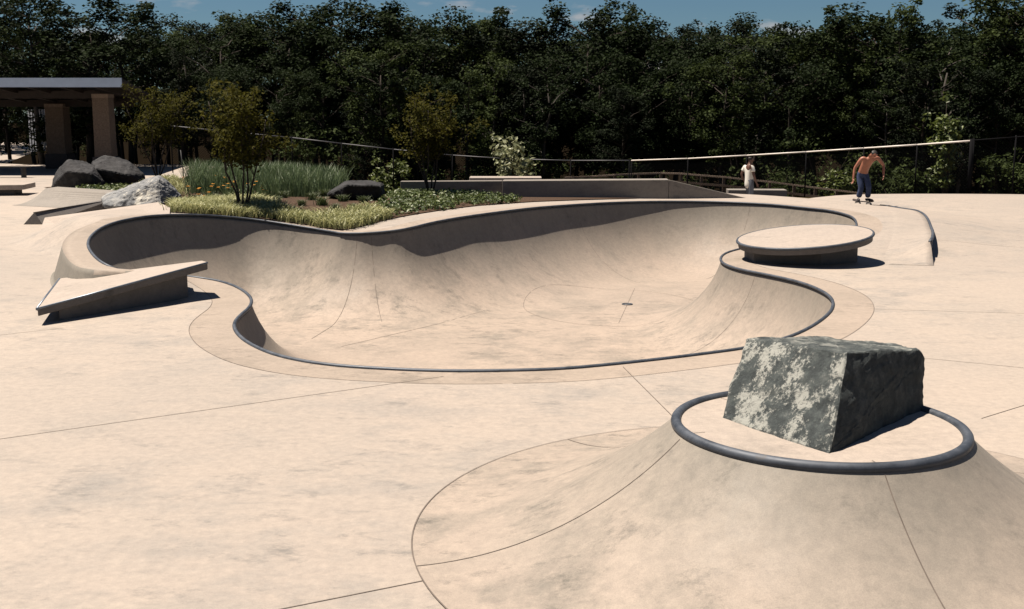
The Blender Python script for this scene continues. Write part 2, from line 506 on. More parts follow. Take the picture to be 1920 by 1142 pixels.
# deck domain
DOM = np.array([(-60, 1.0), (30, 1.0), (30, 36.6), (10.5, 36.6), (5.2, 36.2), (3.2, 30.6), (-9.0, 31.5), (-13.5, 36), (-14.5, 62), (-60, 62)])
def resample(poly, sp):
    o = []
    for i in range(len(poly)):
        a, b = poly[i], poly[(i + 1) % len(poly)]
        n = max(1, int(np.hypot(*(b - a)) / sp))
        o += [a + (b - a) * k / n for k in range(n)]
    return np.array(o)
DB = resample(DOM, 0.6)
pts = [OXY, DB]
for d, st in ((0.1, 2), (0.22, 2), (0.36, 1), (0.39, 1), (0.42, 1), (0.455, 1), (0.5, 1), (0.53, 1), (0.56, 1), (0.6, 1), (0.65, 1), (0.7, 1), (0.75, 1), (0.8, 1), (0.84, 1), (0.88, 1), (0.95, 2), (1.05, 2), (1.2, 2), (1.35, 3)):
    q = (OXY - NIN * d)[::st]
    D, _ = dist_outline(q)
    pts.append(q[(D > d * 0.97) & ~inside_poly(q, OXY)])
for lo, hi, y0, y1, sp in ((-13, 22, 1.2, 36.5, 0.36), (-59.5, 29.5, 1.2, 61.5, 1.5)):
    gx, gy = np.meshgrid(np.arange(lo, hi, sp), np.arange(y0, y1, sp))
    g = np.stack([gx.ravel(), gy.ravel()], 1)
    if sp > 1: g = g[~((g[:, 0] > -13.2) & (g[:, 0] < 22.2) & (g[:, 1] < 36.7))]
    g = g[inside_poly(g, DOM) & ~inside_poly(g, OXY)]
    D, _ = dist_outline(g)
    pts.append(g[D > (1.42 if sp < 1 else 0.5)])
allp = np.vstack(pts)
nB = len(DB)
ed = [(i, (i + 1) % nO) for i in range(nO)] + [(nO + i, nO + (i + 1) % nB) for i in range(nB)]
V2, F = cdt(allp, ed)
cen = np.array([V2[list(f)].mean(0) for f in F])
ok = inside_poly(cen, DOM) & ~inside_poly(cen, OXY)
Dc, _ = dist_outline(cen)
deck = field_mesh('plaza_pavement', V2, [f for f, k in zip(F, ok) if k], deck_z, M['deck'], eps=0.01)
tag(deck, kind='structure')
# the cast band around the rim has its own tone
deck.data.materials.append(M['rim'])
kept = [(d < 0.5) for d, k in zip(Dc, ok) if k]
deck.data.materials.append(M['bank'])
_, Vc = dist_outline(cen)
steep = [(v[2] < 0.36 and v[1] < 0.45 and v[1] - .01 < d < v[1] + v[2] + .03 and v[0] > .1) for d, v, k in zip(Dc, Vc, ok) if k]
deck.data.polygons.foreach_set('material_index', [2 if q else (1 if k else 0) for k, q in zip(kept, steep)])

# coping pipe
pc = OXY + NIN * 0.012
mb = MB(); mb.tube([(x, y, z + 0.004) for (x, y), z in zip(pc, OUT[:, 2])], 0.023, 10, closed=True)
mb.build('coping', M['pipe'], bowl, smooth=True)

def strip(name, pts2, width, zf, parent, closed=False, off=0.003, mat=None):
    P = [np.array(p, float)[:2] for p in pts2]
    n = len(P); vs, fs = [], []
    L, Rv = [], []
    for i in range(n):
        a = P[i - 1] if (i > 0 or closed) else P[i]
        b = P[(i + 1) % n] if (i < n - 1 or closed) else P[i]
        t = b - a; t = t / (np.hypot(*t) + 1e-9)
        nn = np.array((-t[1], t[0])) * width / 2
        L.append(P[i] + nn); Rv.append(P[i] - nn)
    L, Rv = np.array(L), np.array(Rv)
    zl, zr = zf(L), zf(Rv)
    for i in range(n):
        vs += [(L[i][0], L[i][1], zl[i] + off), (Rv[i][0], Rv[i][1], zr[i] + off)]
    for i in range(n if closed else n - 1):
        j = (i + 1) % n
        fs.append((2 * i, 2 * i + 1, 2 * j + 1, 2 * j))
    return MB().add(vs, fs).build(name, mat or M['joint'], parent)

def line(a, b, sp=0.25):
    a, b = np.array(a[:2]), np.array(b[:2])
    n = max(2, int(np.hypot(*(b - a)) / sp))
    return [a + (b - a) * k / n for k in range(n + 1)]

# band joint round the rim (front, both sides)
q = OXY - NIN * 0.5
Dq, _ = dist_outline(q)
okq = (Dq > 0.49) & (OUT[:, 2] < 0.02)
run = []
for i in list(range(len(q))) + [None]:
    if i is not None and okq[i]:
        run.append(q[i])
    else:
        if len(run) > 6: strip('joint', run, 0.008, deck_z, deck)
        run = []
# joints between pours
bz = lambda p: bowl_z(p)[0]
for a, b in (((-60, 832), (832, 706)), ((400, 1168), (800, 1088)), ((1168, 688), (1262, 782)), ((1840, 785), (2050, 720)), ((1560, 655), (1920, 690))):
    strip('joint', line(unproj(*a, 0), unproj(*b, 0)), 0.008, deck_z, deck)
for a, b in (((1640, 580), (2000, 590)), ((1758, 462), (2000, 466)), ((-100, 640), (120, 615))):
    strip('joint', line(unproj(*a, 0), unproj(*b, 0)), 0.008, deck_z, deck)
# radial joints in the bowl wall
def wall_joint(i0, length):
    p0, n0 = OXY[i0], NIN[i0]
    ds = np.r_[np.linspace(0.02, 0.4, 14), np.linspace(0.5, length, 20)]
    strip('joint', [p0 + n0 * d for d in ds], 0.008, bz, bowl, off=0.004)
def near_idx(u, v, z):
    p = unproj(u, v, z); return int(np.argmin(np.hypot(OXY[:, 0] - p.x, OXY[:, 1] - p.y)))
for (u, v, z, L) in ((632, 437, .43, 3.0), (1408, 381, .4, 2.0), (716, 435, .43, 1.6), (1420, 512, 0, 2.2), (1080, 384, .42, 2.0)):
    wall_joint(near_idx(u, v, z), L)
# round floor pan with its joint, cross joints and the drain
fc = unproj(1150, 574, ZF); 
fr = 0.5 * (unproj(1312, 574, ZF).x - unproj(975, 574, ZF).x)
strip('joint', [(fc.x + fr * math.cos(t), fc.y + fr * 1.25 * math.sin(t)) for t in np.linspace(0, 2 * math.pi, 90, endpoint=False)], 0.008, bz, bowl, closed=True)
strip('joint', line(unproj(1190, 541, ZF), unproj(1160, 606, ZF)), 0.008, bz, bowl)
strip('joint', line(unproj(640, 650, ZF), unproj(905, 588, ZF)), 0.010, bz, bowl)
dr = unproj(1176, 571, ZF)
drain = empty('floor_drain', (dr.x, dr.y, ZF))
tag(drain, 'small dark round drain grate in the bowl floor', 'drain')
mb = MB(); mb.tube([(0.1 * math.cos(t), 0.1 * math.sin(t), 0.008) for t in np.linspace(0, 2 * math.pi, 24, endpoint=False)], 0.012, 6, closed=True)
mb.build('drain_ring', M['pipe'], drain, True)
mb = MB()
for k in range(-3, 4):
    L = math.sqrt(max(0.0, 0.0095 - (k * 0.026) ** 2)); mb.box((k * 0.026, 0, 0.008), (0.012, 2 * L + .01, 0.008))
mb.build('grate', M['pipe'], drain)

# ------------------------------------------------------------------ terrain beyond the plaza
def gz(x, y):
    z = -0.14 - 2.5 * sstep(36, 62, y) * sstep(-15, -3, x) - 1.2 * sstep(62, 95, y) * (1 - sstep(-15, -3, x))
    return z
xs = np.r_[-900, -300, -140, np.arange(-80, 80, 2.0), 140, 300, 900]
ys = np.r_[-60, 0, np.arange(20, 110, 2.0), 160, 300, 900, 1800]
gx, gy = np.meshgrid(xs, ys)
zz = gz(gx, gy) + np.where((gy > 38) & (np.abs(gx) < 200), rng.normal(0, .05, gx.shape), 0)
zz = np.where((gy < 37) & (gx > -14), -1.9, zz)
nx = len(xs)
fs = [(j * nx + i, j * nx + i + 1, (j + 1) * nx + i + 1, (j + 1) * nx + i) for j in range(len(ys) - 1) for i in range(nx - 1)]
mg, nt, bs = mat_new('dry_lawn')
n1 = noise_node(nt, 0.5, 6, 0.65); n2 = noise_node(nt, 9, 5, 0.7)
r1 = ramp(nt, n1.outputs['Fac'], [(0.35, (0.10, 0.07, 0.042)), (0.65, (0.05, 0.043, 0.022))])
r2 = ramp(nt, n2.outputs['Fac'], [(0.3, (0.6, 0.6, 0.6)), (0.7, (1.2, 1.2, 1.2))])
gg = nt.nodes.new('ShaderNodeNewGeometry'); gs = nt.nodes.new('ShaderNodeSeparateXYZ'); nt.links.new(gg.outputs['Position'], gs.inputs[0])
n3 = noise_node(nt, 0.25, 5, 0.6)
ga = nt.nodes.new('ShaderNodeMath'); ga.operation = 'MULTIPLY_ADD'; nt.links.new(n3.outputs['Fac'], ga.inputs[0]); ga.inputs[1].default_value = 8.0
nt.links.new(gs.outputs['Y'], ga.inputs[2])
gm = nt.nodes.new('ShaderNodeMapRange'); nt.links.new(ga.outputs[0], gm.inputs['Value']); gm.inputs['From Min'].default_value = 56; gm.inputs['From Max'].default_value = 60
lawn = mix(nt, gm.outputs[0], r1.outputs['Color'], (0.008, 0.006, 0.004))     # leaf litter under the wood
nt.links.new(mix(nt, 1.0, lawn, r2.outputs['Color'], 'MULTIPLY'), bs.inputs['Base Color'])
bs.inputs['Roughness'].default_value = 1.0; bs.inputs['Specular IOR Level'].default_value = 0.0
bump(nt, bs, n2.outputs['Fac'], 0.6, 0.06)
me = bpy.data.meshes.new('ground'); me.from_pydata(np.c_[gx.ravel(), gy.ravel(), zz.ravel()].tolist(), [], fs)
me.polygons.foreach_set('use_smooth', [True] * len(me.polygons))
tag(link('ground', me, mg), kind='structure')
# ------------------------------------------------------------------ volcano pedestal with boulder
pv = unproj(1533, 797, 0.65)
VC = Vector((pv.x, pv.y, 0)); VR, VH, VB = 0.815, 0.65, 2.36
root = empty('volcano_pedestal', VC)
tag(root, 'flared round concrete pedestal with steel rim in the near right foreground', 'pedestal')
prof = []
aa = 2 * math.atan(VH / (VB - VR)); RR = (VB - VR) / math.sin(aa)
for k in range(25):
    a = aa * (1 - k / 24)
    prof.append((VB - RR * math.sin(a), RR * (1 - math.cos(a)) + 0.004))
nseg = 128
def revolve(prof, nseg, top=True, phase=0.0):
    vs, fs = [], []
    for r, z in prof:
        for k in range(nseg):
            t = 2 * math.pi * k / nseg
            vs.append((r * math.cos(t), r * math.sin(t), z))
    for i in range(len(prof) - 1):
        for k in range(nseg):
            l = (k + 1) % nseg
            fs.append((i * nseg + k, (i + 1) * nseg + k, (i + 1) * nseg + l, i * nseg + l))
    return vs, fs
vs, fs = revolve(prof, nseg)
MB().add(vs, fs).build('flank', M['volcano'], root, True)
tp = [(VR + .004, VH - 0.004), (VR - 0.03, VH), (0.56, VH), (0.3, VH), (0.001, VH)]
vs, fs = revolve(tp, nseg)
MB().add(vs, fs).build('top', M['slab'], root, False)
mb = MB(); mb.tube([((VR) * math.cos(t), (VR) * math.sin(t), VH - 0.004) for t in np.linspace(0, 2 * math.pi, 120, endpoint=False)], 0.031, 14, closed=True)
mb.build('coping', M['pipe'], root, True)
def vz(P):
    P = np.atleast_2d(P); r = np.hypot(P[:, 0], P[:, 1])
    s = np.clip((VB - r) / RR, 0, math.sin(aa))
    z = RR * (1 - np.sqrt(1 - s * s)) + 0.004
    return np.where(r < VR, VH, z)
strip('joint', [((VB) * math.cos(t), (VB) * math.sin(t)) for t in np.linspace(0, 2 * math.pi, 160, endpoint=False)], 0.008, vz, root, closed=True, off=0.004)
for an in (193, 278, 30, 125):
    ca, sa = math.cos(R(an)), math.sin(R(an))
    strip('joint', [(r * ca, r * sa) for r in np.linspace(VR + 0.035, VB, 30)], 0.007, vz, root, off=0.003)
    strip('joint', [(r * ca, r * sa) for r in np.linspace(0.70, VR - 0.035, 5)], 0.005, vz, root, off=0.003)

def rock_mat(name, dark, mid_, pale, lich, thr=0.5, s=1.0):
    m, nt, bs = mat_new(name)
    a = noise_node(nt, 3.0 * s, 9, 0.72, coords='obj'); b = noise_node(nt, 1.3 * s, 6, 0.65, coords='obj', vscale=(1, 1, .6))
    c = noise_node(nt, 11 * s, 10, 0.8, coords='obj')
    base = ramp(nt, a.outputs['Fac'], [(0.32, dark), (0.52, mid_), (0.72, pale)])
    addn = nt.nodes.new('ShaderNodeMath'); addn.operation = 'MULTIPLY_ADD'
    nt.links.new(c.outputs['Fac'], addn.inputs[0]); addn.inputs[1].default_value = 0.8
    nt.links.new(b.outputs['Fac'], addn.inputs[2])
    lm = ramp(nt, addn.outputs[0], [(thr + 0.42, (0, 0, 0)), (thr + 0.50, (1, 1, 1))])
    # lichen and mineral crust is strongest on left-facing sides, absent on right-facing ones
    g = nt.nodes.new('ShaderNodeTexCoord'); sx = nt.nodes.new('ShaderNodeSeparateXYZ')
    nt.links.new(g.outputs['Normal'], sx.inputs[0])
    k = nt.nodes.new('ShaderNodeMath'); k.operation = 'MULTIPLY_ADD'; k.inputs[1].default_value = -1.6; k.inputs[2].default_value = 0.5; k.use_clamp = True
    nt.links.new(sx.outputs['X'], k.inputs[0])
    mm = nt.nodes.new('ShaderNodeMath'); mm.operation = 'MULTIPLY'
    nt.links.new(k.outputs[0], mm.inputs[0]); nt.links.new(lm.outputs['Color'], mm.inputs[1])
    colr = mix(nt, mm.outputs[0], base.outputs['Color'], lich)
    nt.links.new(colr, bs.inputs['Base Color']); bs.inputs['Roughness'].default_value = 0.85
    bs.inputs['Specular IOR Level'].default_value = 0.3
    bump(nt, bs, c.outputs['Fac'], 0.55, 0.03)
    return m
M['rock_front'] = rock_mat('lichen_rock', (0.014, 0.018, 0.020), (0.038, 0.046, 0.047), (0.085, 0.094, 0.09), (0.245, 0.25, 0.23), 0.46, 4.2)
M['rock_dark'] = rock_mat('dark_rock', (0.008, 0.008, 0.009), (0.018, 0.018, 0.020), (0.042, 0.042, 0.044), (0.10, 0.096, 0.088), 0.62)
M['rock_grey'] = rock_mat('grey_rock', (0.06, 0.066, 0.076), (0.16, 0.165, 0.17), (0.30, 0.29, 0.265), (0.4, 0.38, 0.33), 0.55)

import bmesh
def rock(name, corners, mat, seed, amp=0.03, cuts=5, freq=2.5, bev=0.0, loc=(0, 0, 0)):
    bm = bmesh.new()
    for c in corners: bm.verts.new(c)
    r = bmesh.ops.convex_hull(bm, input=bm.verts)
    bmesh.ops.delete(bm, geom=[e for e in r['geom_interior'] if isinstance(e, bmesh.types.BMVert)], context='VERTS')
    if bev:
        bmesh.ops.bevel(bm, geom=list(bm.edges), offset=bev, segments=1, affect='EDGES', clamp_overlap=True)
    bmesh.ops.triangulate(bm, faces=bm.faces)
    for _ in range(cuts):
        L = np.median([e.calc_length() for e in bm.edges])
        bmesh.ops.subdivide_edges(bm, edges=[e for e in bm.edges if e.calc_length() > L * 0.7], cuts=1, use_grid_fill=True)
        bmesh.ops.triangulate(bm, faces=bm.faces)
        if len(bm.faces) > 30000: break
    bm.normal_update()
    off = Vector((seed * 3.1, seed * 1.7, seed * 0.9))
    mv = []
    for v in bm.verts:
        p = v.co * freq + off
        d = noise.fractal(p, 1.0, 2.1, 6) * amp
        d += (abs(noise.noise(p * 0.8 + Vector((5, 5, 5)))) - 0.25) * amp * 1.2
        d += noise.fractal(p * 6, 0.8, 2.0, 4) * amp * 0.35
        mv.append(v.normal * d)
    for v, d in zip(bm.verts, mv): v.co += d
    me = bpy.data.meshes.new(name); bm.to_mesh(me); bm.free()
    me.polygons.foreach_set('use_smooth', [True] * len(me.polygons))
    me.set_sharp_from_angle(angle=R(32))
    return link(name, me, mat, None, loc)

def U(u, v, z): return unproj(u, v, z)
def rel(ps, o): return [(p[0] - o[0], p[1] - o[1], p[2] - o[2]) for p in ps]
o = Vector((VC.x, VC.y, VH))
dn = Vector((0, 0, -.08))
cs = [U(1352, 784, VH), U(1352, 784, VH) + dn, U(1556, 852, VH), U(1556, 852, VH) + dn, U(1730, 767, VH), U(1730, 767, VH) + dn, Vector((2.15, 7.35, VH)) + dn, Vector((1.55, 7.3, VH)) + dn,
      at(1400, 634, 6.80), at(1587, 660, 6.14), at(1722, 655, 6.72), at(1734, 672, 6.78), at(1545, 633, 7.2), at(1690, 645, 7.25)]
tag(rock('boulder', rel(cs, o), M['rock_front'], 1.3, 0.014, 7, 4.0, 0.008, o),
    'blocky grey-green boulder with pale lichen crust standing on the round pedestal', 'boulder')

# ------------------------------------------------------------------ slanted wedge slab on the left
root = empty('tilted_ledge', (-5.3, 14.6, 0))
tag(root, 'wedge-shaped concrete slab tilted upward on a recessed block, left of the bowl', 'ledge')
wo = Vector((-5.3, 14.6, 0))
A, B = U(70, 577, 0.21), U(112, 522, 0.21)
Cn, Cf = at(389, 491, 15.25), at(380, 488.5, 15.7)
top = [A, Cn, Cf, B]
th = 0.105
mb = MB()
tv = rel(top, wo); bv = [(x, y, z - th) for x, y, z in tv]
mb.add(bv + tv, [(3, 2, 1, 0), (4, 5, 6, 7), (0, 1, 5, 4), (1, 2, 6, 5), (2, 3, 7, 6), (3, 0, 4, 7)])
sl = mb.build('slab', M['slab'], root, bevel=0.012)
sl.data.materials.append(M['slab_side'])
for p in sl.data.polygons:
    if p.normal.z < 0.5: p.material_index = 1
mb = MB(); mb.tube([Vector(tv[0]) + Vector((0.0, 0.0, -0.015)), Vector(tv[3]) + Vector((0.0, 0.0, -0.015))], 0.022, 8)
mb.tube([Vector(tv[0]) + Vector((0, -0.004, -0.012)), Vector(tv[1]) + Vector((0, -0.004, -0.012))], 0.014, 8)
mb.build('steel_edge', M['steel_edge'], root, True)
# block under the slab
b0, b1 = U(112, 601, 0), U(353, 559, 0)
b2, b3 = b1 + Vector((-0.25, 0.75, 0)), U(150, 560, 0) + Vector((0, 0.1, 0))
nA, nC = Vector(A), Vector(Cn)
pn = (Vector(Cn) - Vector(A)).cross(Vector(B) - Vector(A)).normalized()
def plane_z(p): return A.z - (pn.x * (p.x - A.x) + pn.y * (p.y - A.y)) / pn.z - th + 0.01
poly = [b0, b1, b2, b3]
mb = MB(); mb.prism([(p.x - wo.x, p.y - wo.y) for p in poly], -0.02, [plane_z(p) for p in poly])
mb.build('base_block', M['slab_side'], root)

# ------------------------------------------------------------------ round tilted table ledge
to = U(1512, 486, 0.02); 
root = empty('round_ledge', to)
tag(root, 'tilted round concrete disc with steel edge on a block beside the bowl', 'ledge')
ex = Vector((1, 0, 0.10)).normalized(); ey = Vector((-0.02, 1, 0.05)).normalized(); ez = ex.cross(ey)
cdisc = at(1508, 442, to.y) - to
rad = 0.5 * 246 / FPX * to.y
def ring(r, dz_, n=96):
    return [cdisc + (ex * math.cos(t) + ey * math.sin(t)) * r + ez * dz_ for t in np.linspace(0, 2 * math.pi, n, endpoint=False)]
n = 96
t0, t1 = ring(rad, 0.0), ring(rad - 0.01, -0.125)
mb = MB(); mb.add([tuple(p) for p in t0 + t1], [tuple(range(n)), tuple(reversed(range(n, 2 * n)))] + [(n + i, n + (i + 1) % n, (i + 1) % n, i) for i in range(n)])
sl = mb.build('disc', M['slab'], root)
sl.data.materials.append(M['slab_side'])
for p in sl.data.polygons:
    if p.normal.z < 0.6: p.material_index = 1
mb = MB(); mb.tube(ring(rad + 0.004, -0.02), 0.026, 10, closed=True); mb.build('steel_edge', M['pipe'], root, True)
w0 = (U(1410, 488, .02) - to).x; w1 = (U(1604, 488, .02) - to).x
pl = [(w0, -0.28), (0.08, -0.62), (w1, -0.25), (w1, 0.5), (0, 0.9), (w0, 0.5)]
zt = [(cdisc + ex * (x - cdisc.x) + ey * y).z - 0.118 for x, y in pl]
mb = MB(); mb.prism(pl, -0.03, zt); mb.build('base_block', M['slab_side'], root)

# ------------------------------------------------------------------ curved step at the right
arc = [(1650, 386.5, .0), (1672, 388.5, .0), (1695, 394, .03), (1716, 403, .07), (1733, 413, .12), (1744, 424, .17), (1749, 435, .20), (1748, 446, .22), (1744, 453, .23)]
P = [U(u, v, z + 0.05) for u, v, z in arc]
P = [Vector(p) for p in P]
e_ = P[-1]
P += [Vector((e_.x - .10, e_.y - .35, e_.z * .72)), Vector((e_.x - .22, e_.y - .75, e_.z * .3)), Vector((e_.x - .36, e_.y - 1.2, 0.0))]
fine = []
for i in range(len(P) - 1):
    p0, p1, p2, p3 = P[max(i - 1, 0)], P[i], P[i + 1], P[min(i + 2, len(P) - 1)]
    for t in np.linspace(0, 1, 6, endpoint=False):
        fine.append(0.5 * ((2 * p1) + (-p0 + p2) * t + (2 * p0 - 5 * p1 + 4 * p2 - p3) * t * t + (-p0 + 3 * p1 - 3 * p2 + p3) * t ** 3))
fine.append(P[-1])
vs, fs = [], []
NC = 7
hs = [p.z for p in fine]
for i, p in enumerate(fine):
    a, b = fine[max(i - 1, 0)], fine[min(i + 1, len(fine) - 1)]
    t = (b - a).normalized(); s = Vector((t.y, -t.x, 0))
    if s.x > 0: s = -s                     # towards the bowl
    dq = dz(p.x, p.y)
    row = [(p.x - s.x * 0.01, p.y, -0.05)]
    for k in range(NC):
        w = 0.85 * k / (NC - 1)
        q = p + s * w
        base = dz(q.x, q.y)
        h = max(p.z, dq - 0.01)
        f = (1 - k / (NC - 1)) ** 2
        row.append((q.x, q.y, (base + 0.004) * (1 - f) + max(h, base + 0.004) * f - (0.03 if k == NC - 1 else 0)))
    vs += row
W = NC + 1
for i in range(len(fine) - 1):
    for k in range(NC):
        fs.append((i * W + k, (i + 1) * W + k, (i + 1) * W + k + 1, i * W + k + 1))
e0 = (len(fine) - 1) * W
vs.append((vs[e0 + NC][0], vs[e0 + NC][1], -0.05))
fs.append(tuple(e0 + k for k in range(W)) + (len(vs) - 1,))
root = empty('curved_step', (0, 0, 0))
tag(root, 'low curved concrete step with a steel-edged rim right of the bowl', 'step')
MB().add(vs, fs).build('step_surface', M['deck'], root, True)
mb = MB(); mb.tube([(vs[i * W + 1][0], vs[i * W + 1][1], vs[i * W + 1][2]) for i in range(len(fine) - 18)], 0.03, 8); mb.build('coping', M['pipe'], root, True)

# ------------------------------------------------------------------ banks and ledges at the far left
root = empty('hip_bank', (0, 0, 0))
tag(root, 'pale sloping concrete bank running up to the far left rim of the bowl', 'bank')
pl = [U(72, 441, 0.01), U(130, 436, .06), U(200, 424, .35), U(262, 409, .58), U(318, 402, .60), U(319, 389, .60), U(296, 379, .60), U(84, 408, .14)]
bt = [tuple(p) for p in pl]
mb = MB(); mb.add([(x, y, -0.05) for x, y, z in bt] + bt, [tuple(reversed(range(8))), tuple(range(8, 16))] + [(i, (i + 1) % 8, 8 + (i + 1) % 8, 8 + i) for i in range(8)])
mb.build('bank_top', M['slab'], root)
root = empty('low_ledge', (0, 0, 0))
tag(root, 'long low ledge with a sloped end behind the pale bank', 'ledge')
a0, a1 = U(80, 421, 0), U(215, 393, 0)
d = (a1 - a0).normalized(); s = Vector((-d.y, d.x, 0))
h = 0.28
q = [a0, a1, a1 + s * 0.8, a0 + s * 0.8]
e = U(44, 421, 0)
mb = MB()
vs_ = [a0, a1, a1 + s * .22, e, a0 + Vector((-.25, .1, h)), a1 + Vector((0, 0, h)), a1 + s * .22 + Vector((0, 0, h)), a0 + s * .2 + d * .05 + Vector((0, 0, h))]
mb.add([tuple(v) for v in vs_], [(3, 2, 1, 0), (4, 5, 6, 7), (0, 1, 5, 4), (1, 2, 6, 5), (2, 3, 7, 6), (3, 0, 4, 7)])
mb.build('ledge_body', M['slab_side'], root)
# quarter bank further back
root = empty('quarter_bank', (0, 0, 0))
tag(root, 'grey curved quarter bank in front of the dark boulders', 'bank')
vs, fs = [], []
top0, top1 = U(85, 353.5, .42), U(228, 363, .42)
bot0, bot1 = U(22, 385, 0), U(150, 392, 0)
n = 14
for j in range(2):
    tt, bb = ((top0, bot0), (top1, bot1))[j]
    for k in range(n + 1):
        a = k / n
        p = bb.lerp(tt, a)
        vs.append((p.x, p.y, 0.004 + 0.42 * a ** 2.2))
    vs.append((tt.x, tt.y + 0.9, 0.42)); vs.append((tt.x, tt.y + 0.9, -.05))
m = n + 3
for k in range(n + 2): fs.append((k, m + k, m + k + 1, k + 1))
fs.append(tuple(reversed(range(m)))); fs.append(tuple(range(m, 2 * m)))
MB().add(vs, fs).build('bank_face', M['wall'], root)
root = empty('slab_ledge', (0, 0, 0))
tag(root, 'flat concrete slab ledge on a dark plinth at the left edge by the pavilion', 'ledge')
c = U(0, 366, 0)
mb = MB(); mb.box((c.x - 1.0, c.y + .2, 0.27), (3.6, 1.5, 0.16), 0.16); mb.build('slab', M['slab'], root, bevel=.015)
mb = MB(); mb.box((c.x - 1.1, c.y + .25, 0.095), (3.0, 1.0, 0.19), 0.16); mb.build('plinth', M['slab_side'], root)

# ------------------------------------------------------------------ planter wall behind the bowl
root = empty('planter_wall', (0, 0, 0))
tag(root, 'long low concrete wall with a ramped end behind the bowl', 'wall')
def wall_piece(name, a, b, za, zb, h0, th, parent, mat):
    d = Vector((b[0] - a[0], b[1] - a[1], 0)).normalized(); s = Vector((-d.y, d.x, 0)) * th
    pl = [(a[0], a[1]), (b[0], b[1]), (b[0] + s.x, b[1] + s.y), (a[0] + s.x, a[1] + s.y)]
    return MB().prism(pl, h0, [za, zb, zb, za]).build(name, mat, parent, bevel=.012)
w0, w1, w2, w3 = at(748, 340, 29.3), at(941, 339, 29.25), at(1254, 337, 29.0), U(1408, 374, .36)
w0b, w1b = w0 + Vector((0, .35, -.02)), w1 + Vector((0, .35, -.02))
wall_piece('wall_panel', w0b, w1b, w0b.z, w1b.z, 0, .3, root, M['wall'])
wall_piece('wall_panel', w1 + Vector((.01, 0, 0)), w2, w1.z, w2.z, 0, .62, root, M['wall'])
wall_piece('ramped_end', w2 + Vector((.01, 0, 0)), w3, w2.z - .002, .37, 0, .62, root, M['wall'])
root = empty('bench_slab', (0, 0, 0))
tag(root, 'pale flat concrete slab lying behind the planter wall', 'slab')
c = at(948, 335, 31.6)
mb = MB(); mb.box((c.x, c.y, c.z), (2.0, .8, .1)); mb.build('slab', M['slab'], root, bevel=.015)
mb = MB(); mb.box((c.x, c.y + .05, c.z / 2 - .35), (1.6, .5, c.z + .6)); mb.build('plinth', M['slab_side'], root)
root = empty('concrete_block', (0, 0, 0))
tag(root, 'low grey concrete block beside the person in the white shirt', 'block')
c = at(1418, 360, 38.2)
mb = MB(); mb.box((c.x, c.y, c.z - .3), (1.95, .7, .78), -0.08); mb.build('block_body', M['wall'], root, bevel=.015)

# ------------------------------------------------------------------ planting bed
BED = np.array([tuple(p)[:2] for p in (U(322, 398, .55), U(420, 400, .53), U(500, 408, .44), U(575, 420, .33), U(640, 431, .26), U(700, 417, .33), U(800, 398, .42), U(900, 385, .44),
        U(1000, 377.5, .44), U(1100, 373, .44), U(1200, 370.5, .43))] + [(3.4, 29.0), (-0.35, 29.25), (-0.4, 29.6), (-3.2, 29.65), (-5, 32.5), (-9, 36), (-12, 40), (-15.8, 42.5), (-16.8, 40.5), (-13.2, 37.0), (-11.2, 31.0), (-9.2, 28.4)])
BEDB = resample(BED, 0.4)
def bed_dist(p):
    D = np.full(len(p), 1e9)
    for a, b in zip(BEDB, np.roll(BEDB, -1, 0)):
        ab = b - a; t = np.clip(((p - a) @ ab) / (ab @ ab), 0, 1)
        D = np.minimum(D, np.hypot(*(p - a - t[:, None] * ab).T))
    return D
def bed_z(p):
    p = np.atleast_2d(np.asarray(p, float))
    d = np.where(inside_poly(p, BED), bed_dist(p), 0)
    west = sstep(-10.5, -13, p[:, 0])
    base = deck_z(p) * (1 - west)
    base = np.where(p[:, 1] > 29, np.maximum(base, 0.40 * (1 - west)), base)
    return base + 0.02 + 0.16 * sstep(0, 2.2, d) * (1 - 0.6 * west)
gx, gy = np.meshgrid(np.arange(-17, 4, .35), np.arange(19, 43, .35))
g = np.stack([gx.ravel(), gy.ravel()], 1)
g = g[inside_poly(g, BED)]; g = g[bed_dist(g) > .2]
nb = len(BEDB)
V2, F = cdt(np.vstack([BEDB, g]), [(i, (i + 1) % nb) for i in range(nb)])
cen = np.array([V2[list(f)].mean(0) for f in F]); ok = inside_poly(cen, BED)
bed = field_mesh('planting_bed', V2, [f for f, k in zip(F, ok) if k], bed_z, M['mulch'], eps=.02)
tag(bed, kind='structure')

# ---- blades and leaves
def blades(name, spots, hmin, hmax, wid, lean, mat, parent=None, per=1, spread=0.0, seg=3, up=1.0):
    vs, fs = [], []
    for (x, y, z) in spots:
        for _ in range(per):
            bx, by = x + rng.normal(0, spread), y + rng.normal(0, spread)
            h = rng.uniform(hmin, hmax); a = rng.uniform(0, 2 * math.pi)
            l = lean * rng.uniform(.3, 1.2) * h
            dx, dy = math.cos(a), math.sin(a)
            tw = a + rng.uniform(-1.2, 1.2) + math.pi / 2
            sx, sy = math.cos(tw) * wid / 2, math.sin(tw) * wid / 2
            n0 = len(vs)
            for k in range(seg):
                t = k / seg
                w = 1 - 0.55 * t
                px, py = bx + dx * l * t ** 1.8, by + dy * l * t ** 1.8
                pz = z + h * (t - up * 0.28 * lean * t ** 3)
                vs.append((px - sx * w, py - sy * w, pz)); vs.append((px + sx * w, py + sy * w, pz))
            vs.append((bx + dx * l, by + dy * l, z + h * (1 - up * 0.28 * lean)))
            for k in range(seg - 1):
                fs.append((n0 + 2 * k, n0 + 2 * k + 1, n0 + 2 * k + 3, n0 + 2 * k + 2))
            fs.append((n0 + 2 * seg - 2, n0 + 2 * seg - 1, n0 + 2 * seg))
    me = bpy.data.meshes.new(name); me.from_pydata(vs, [], fs)
    return link(name, me, mat, parent)

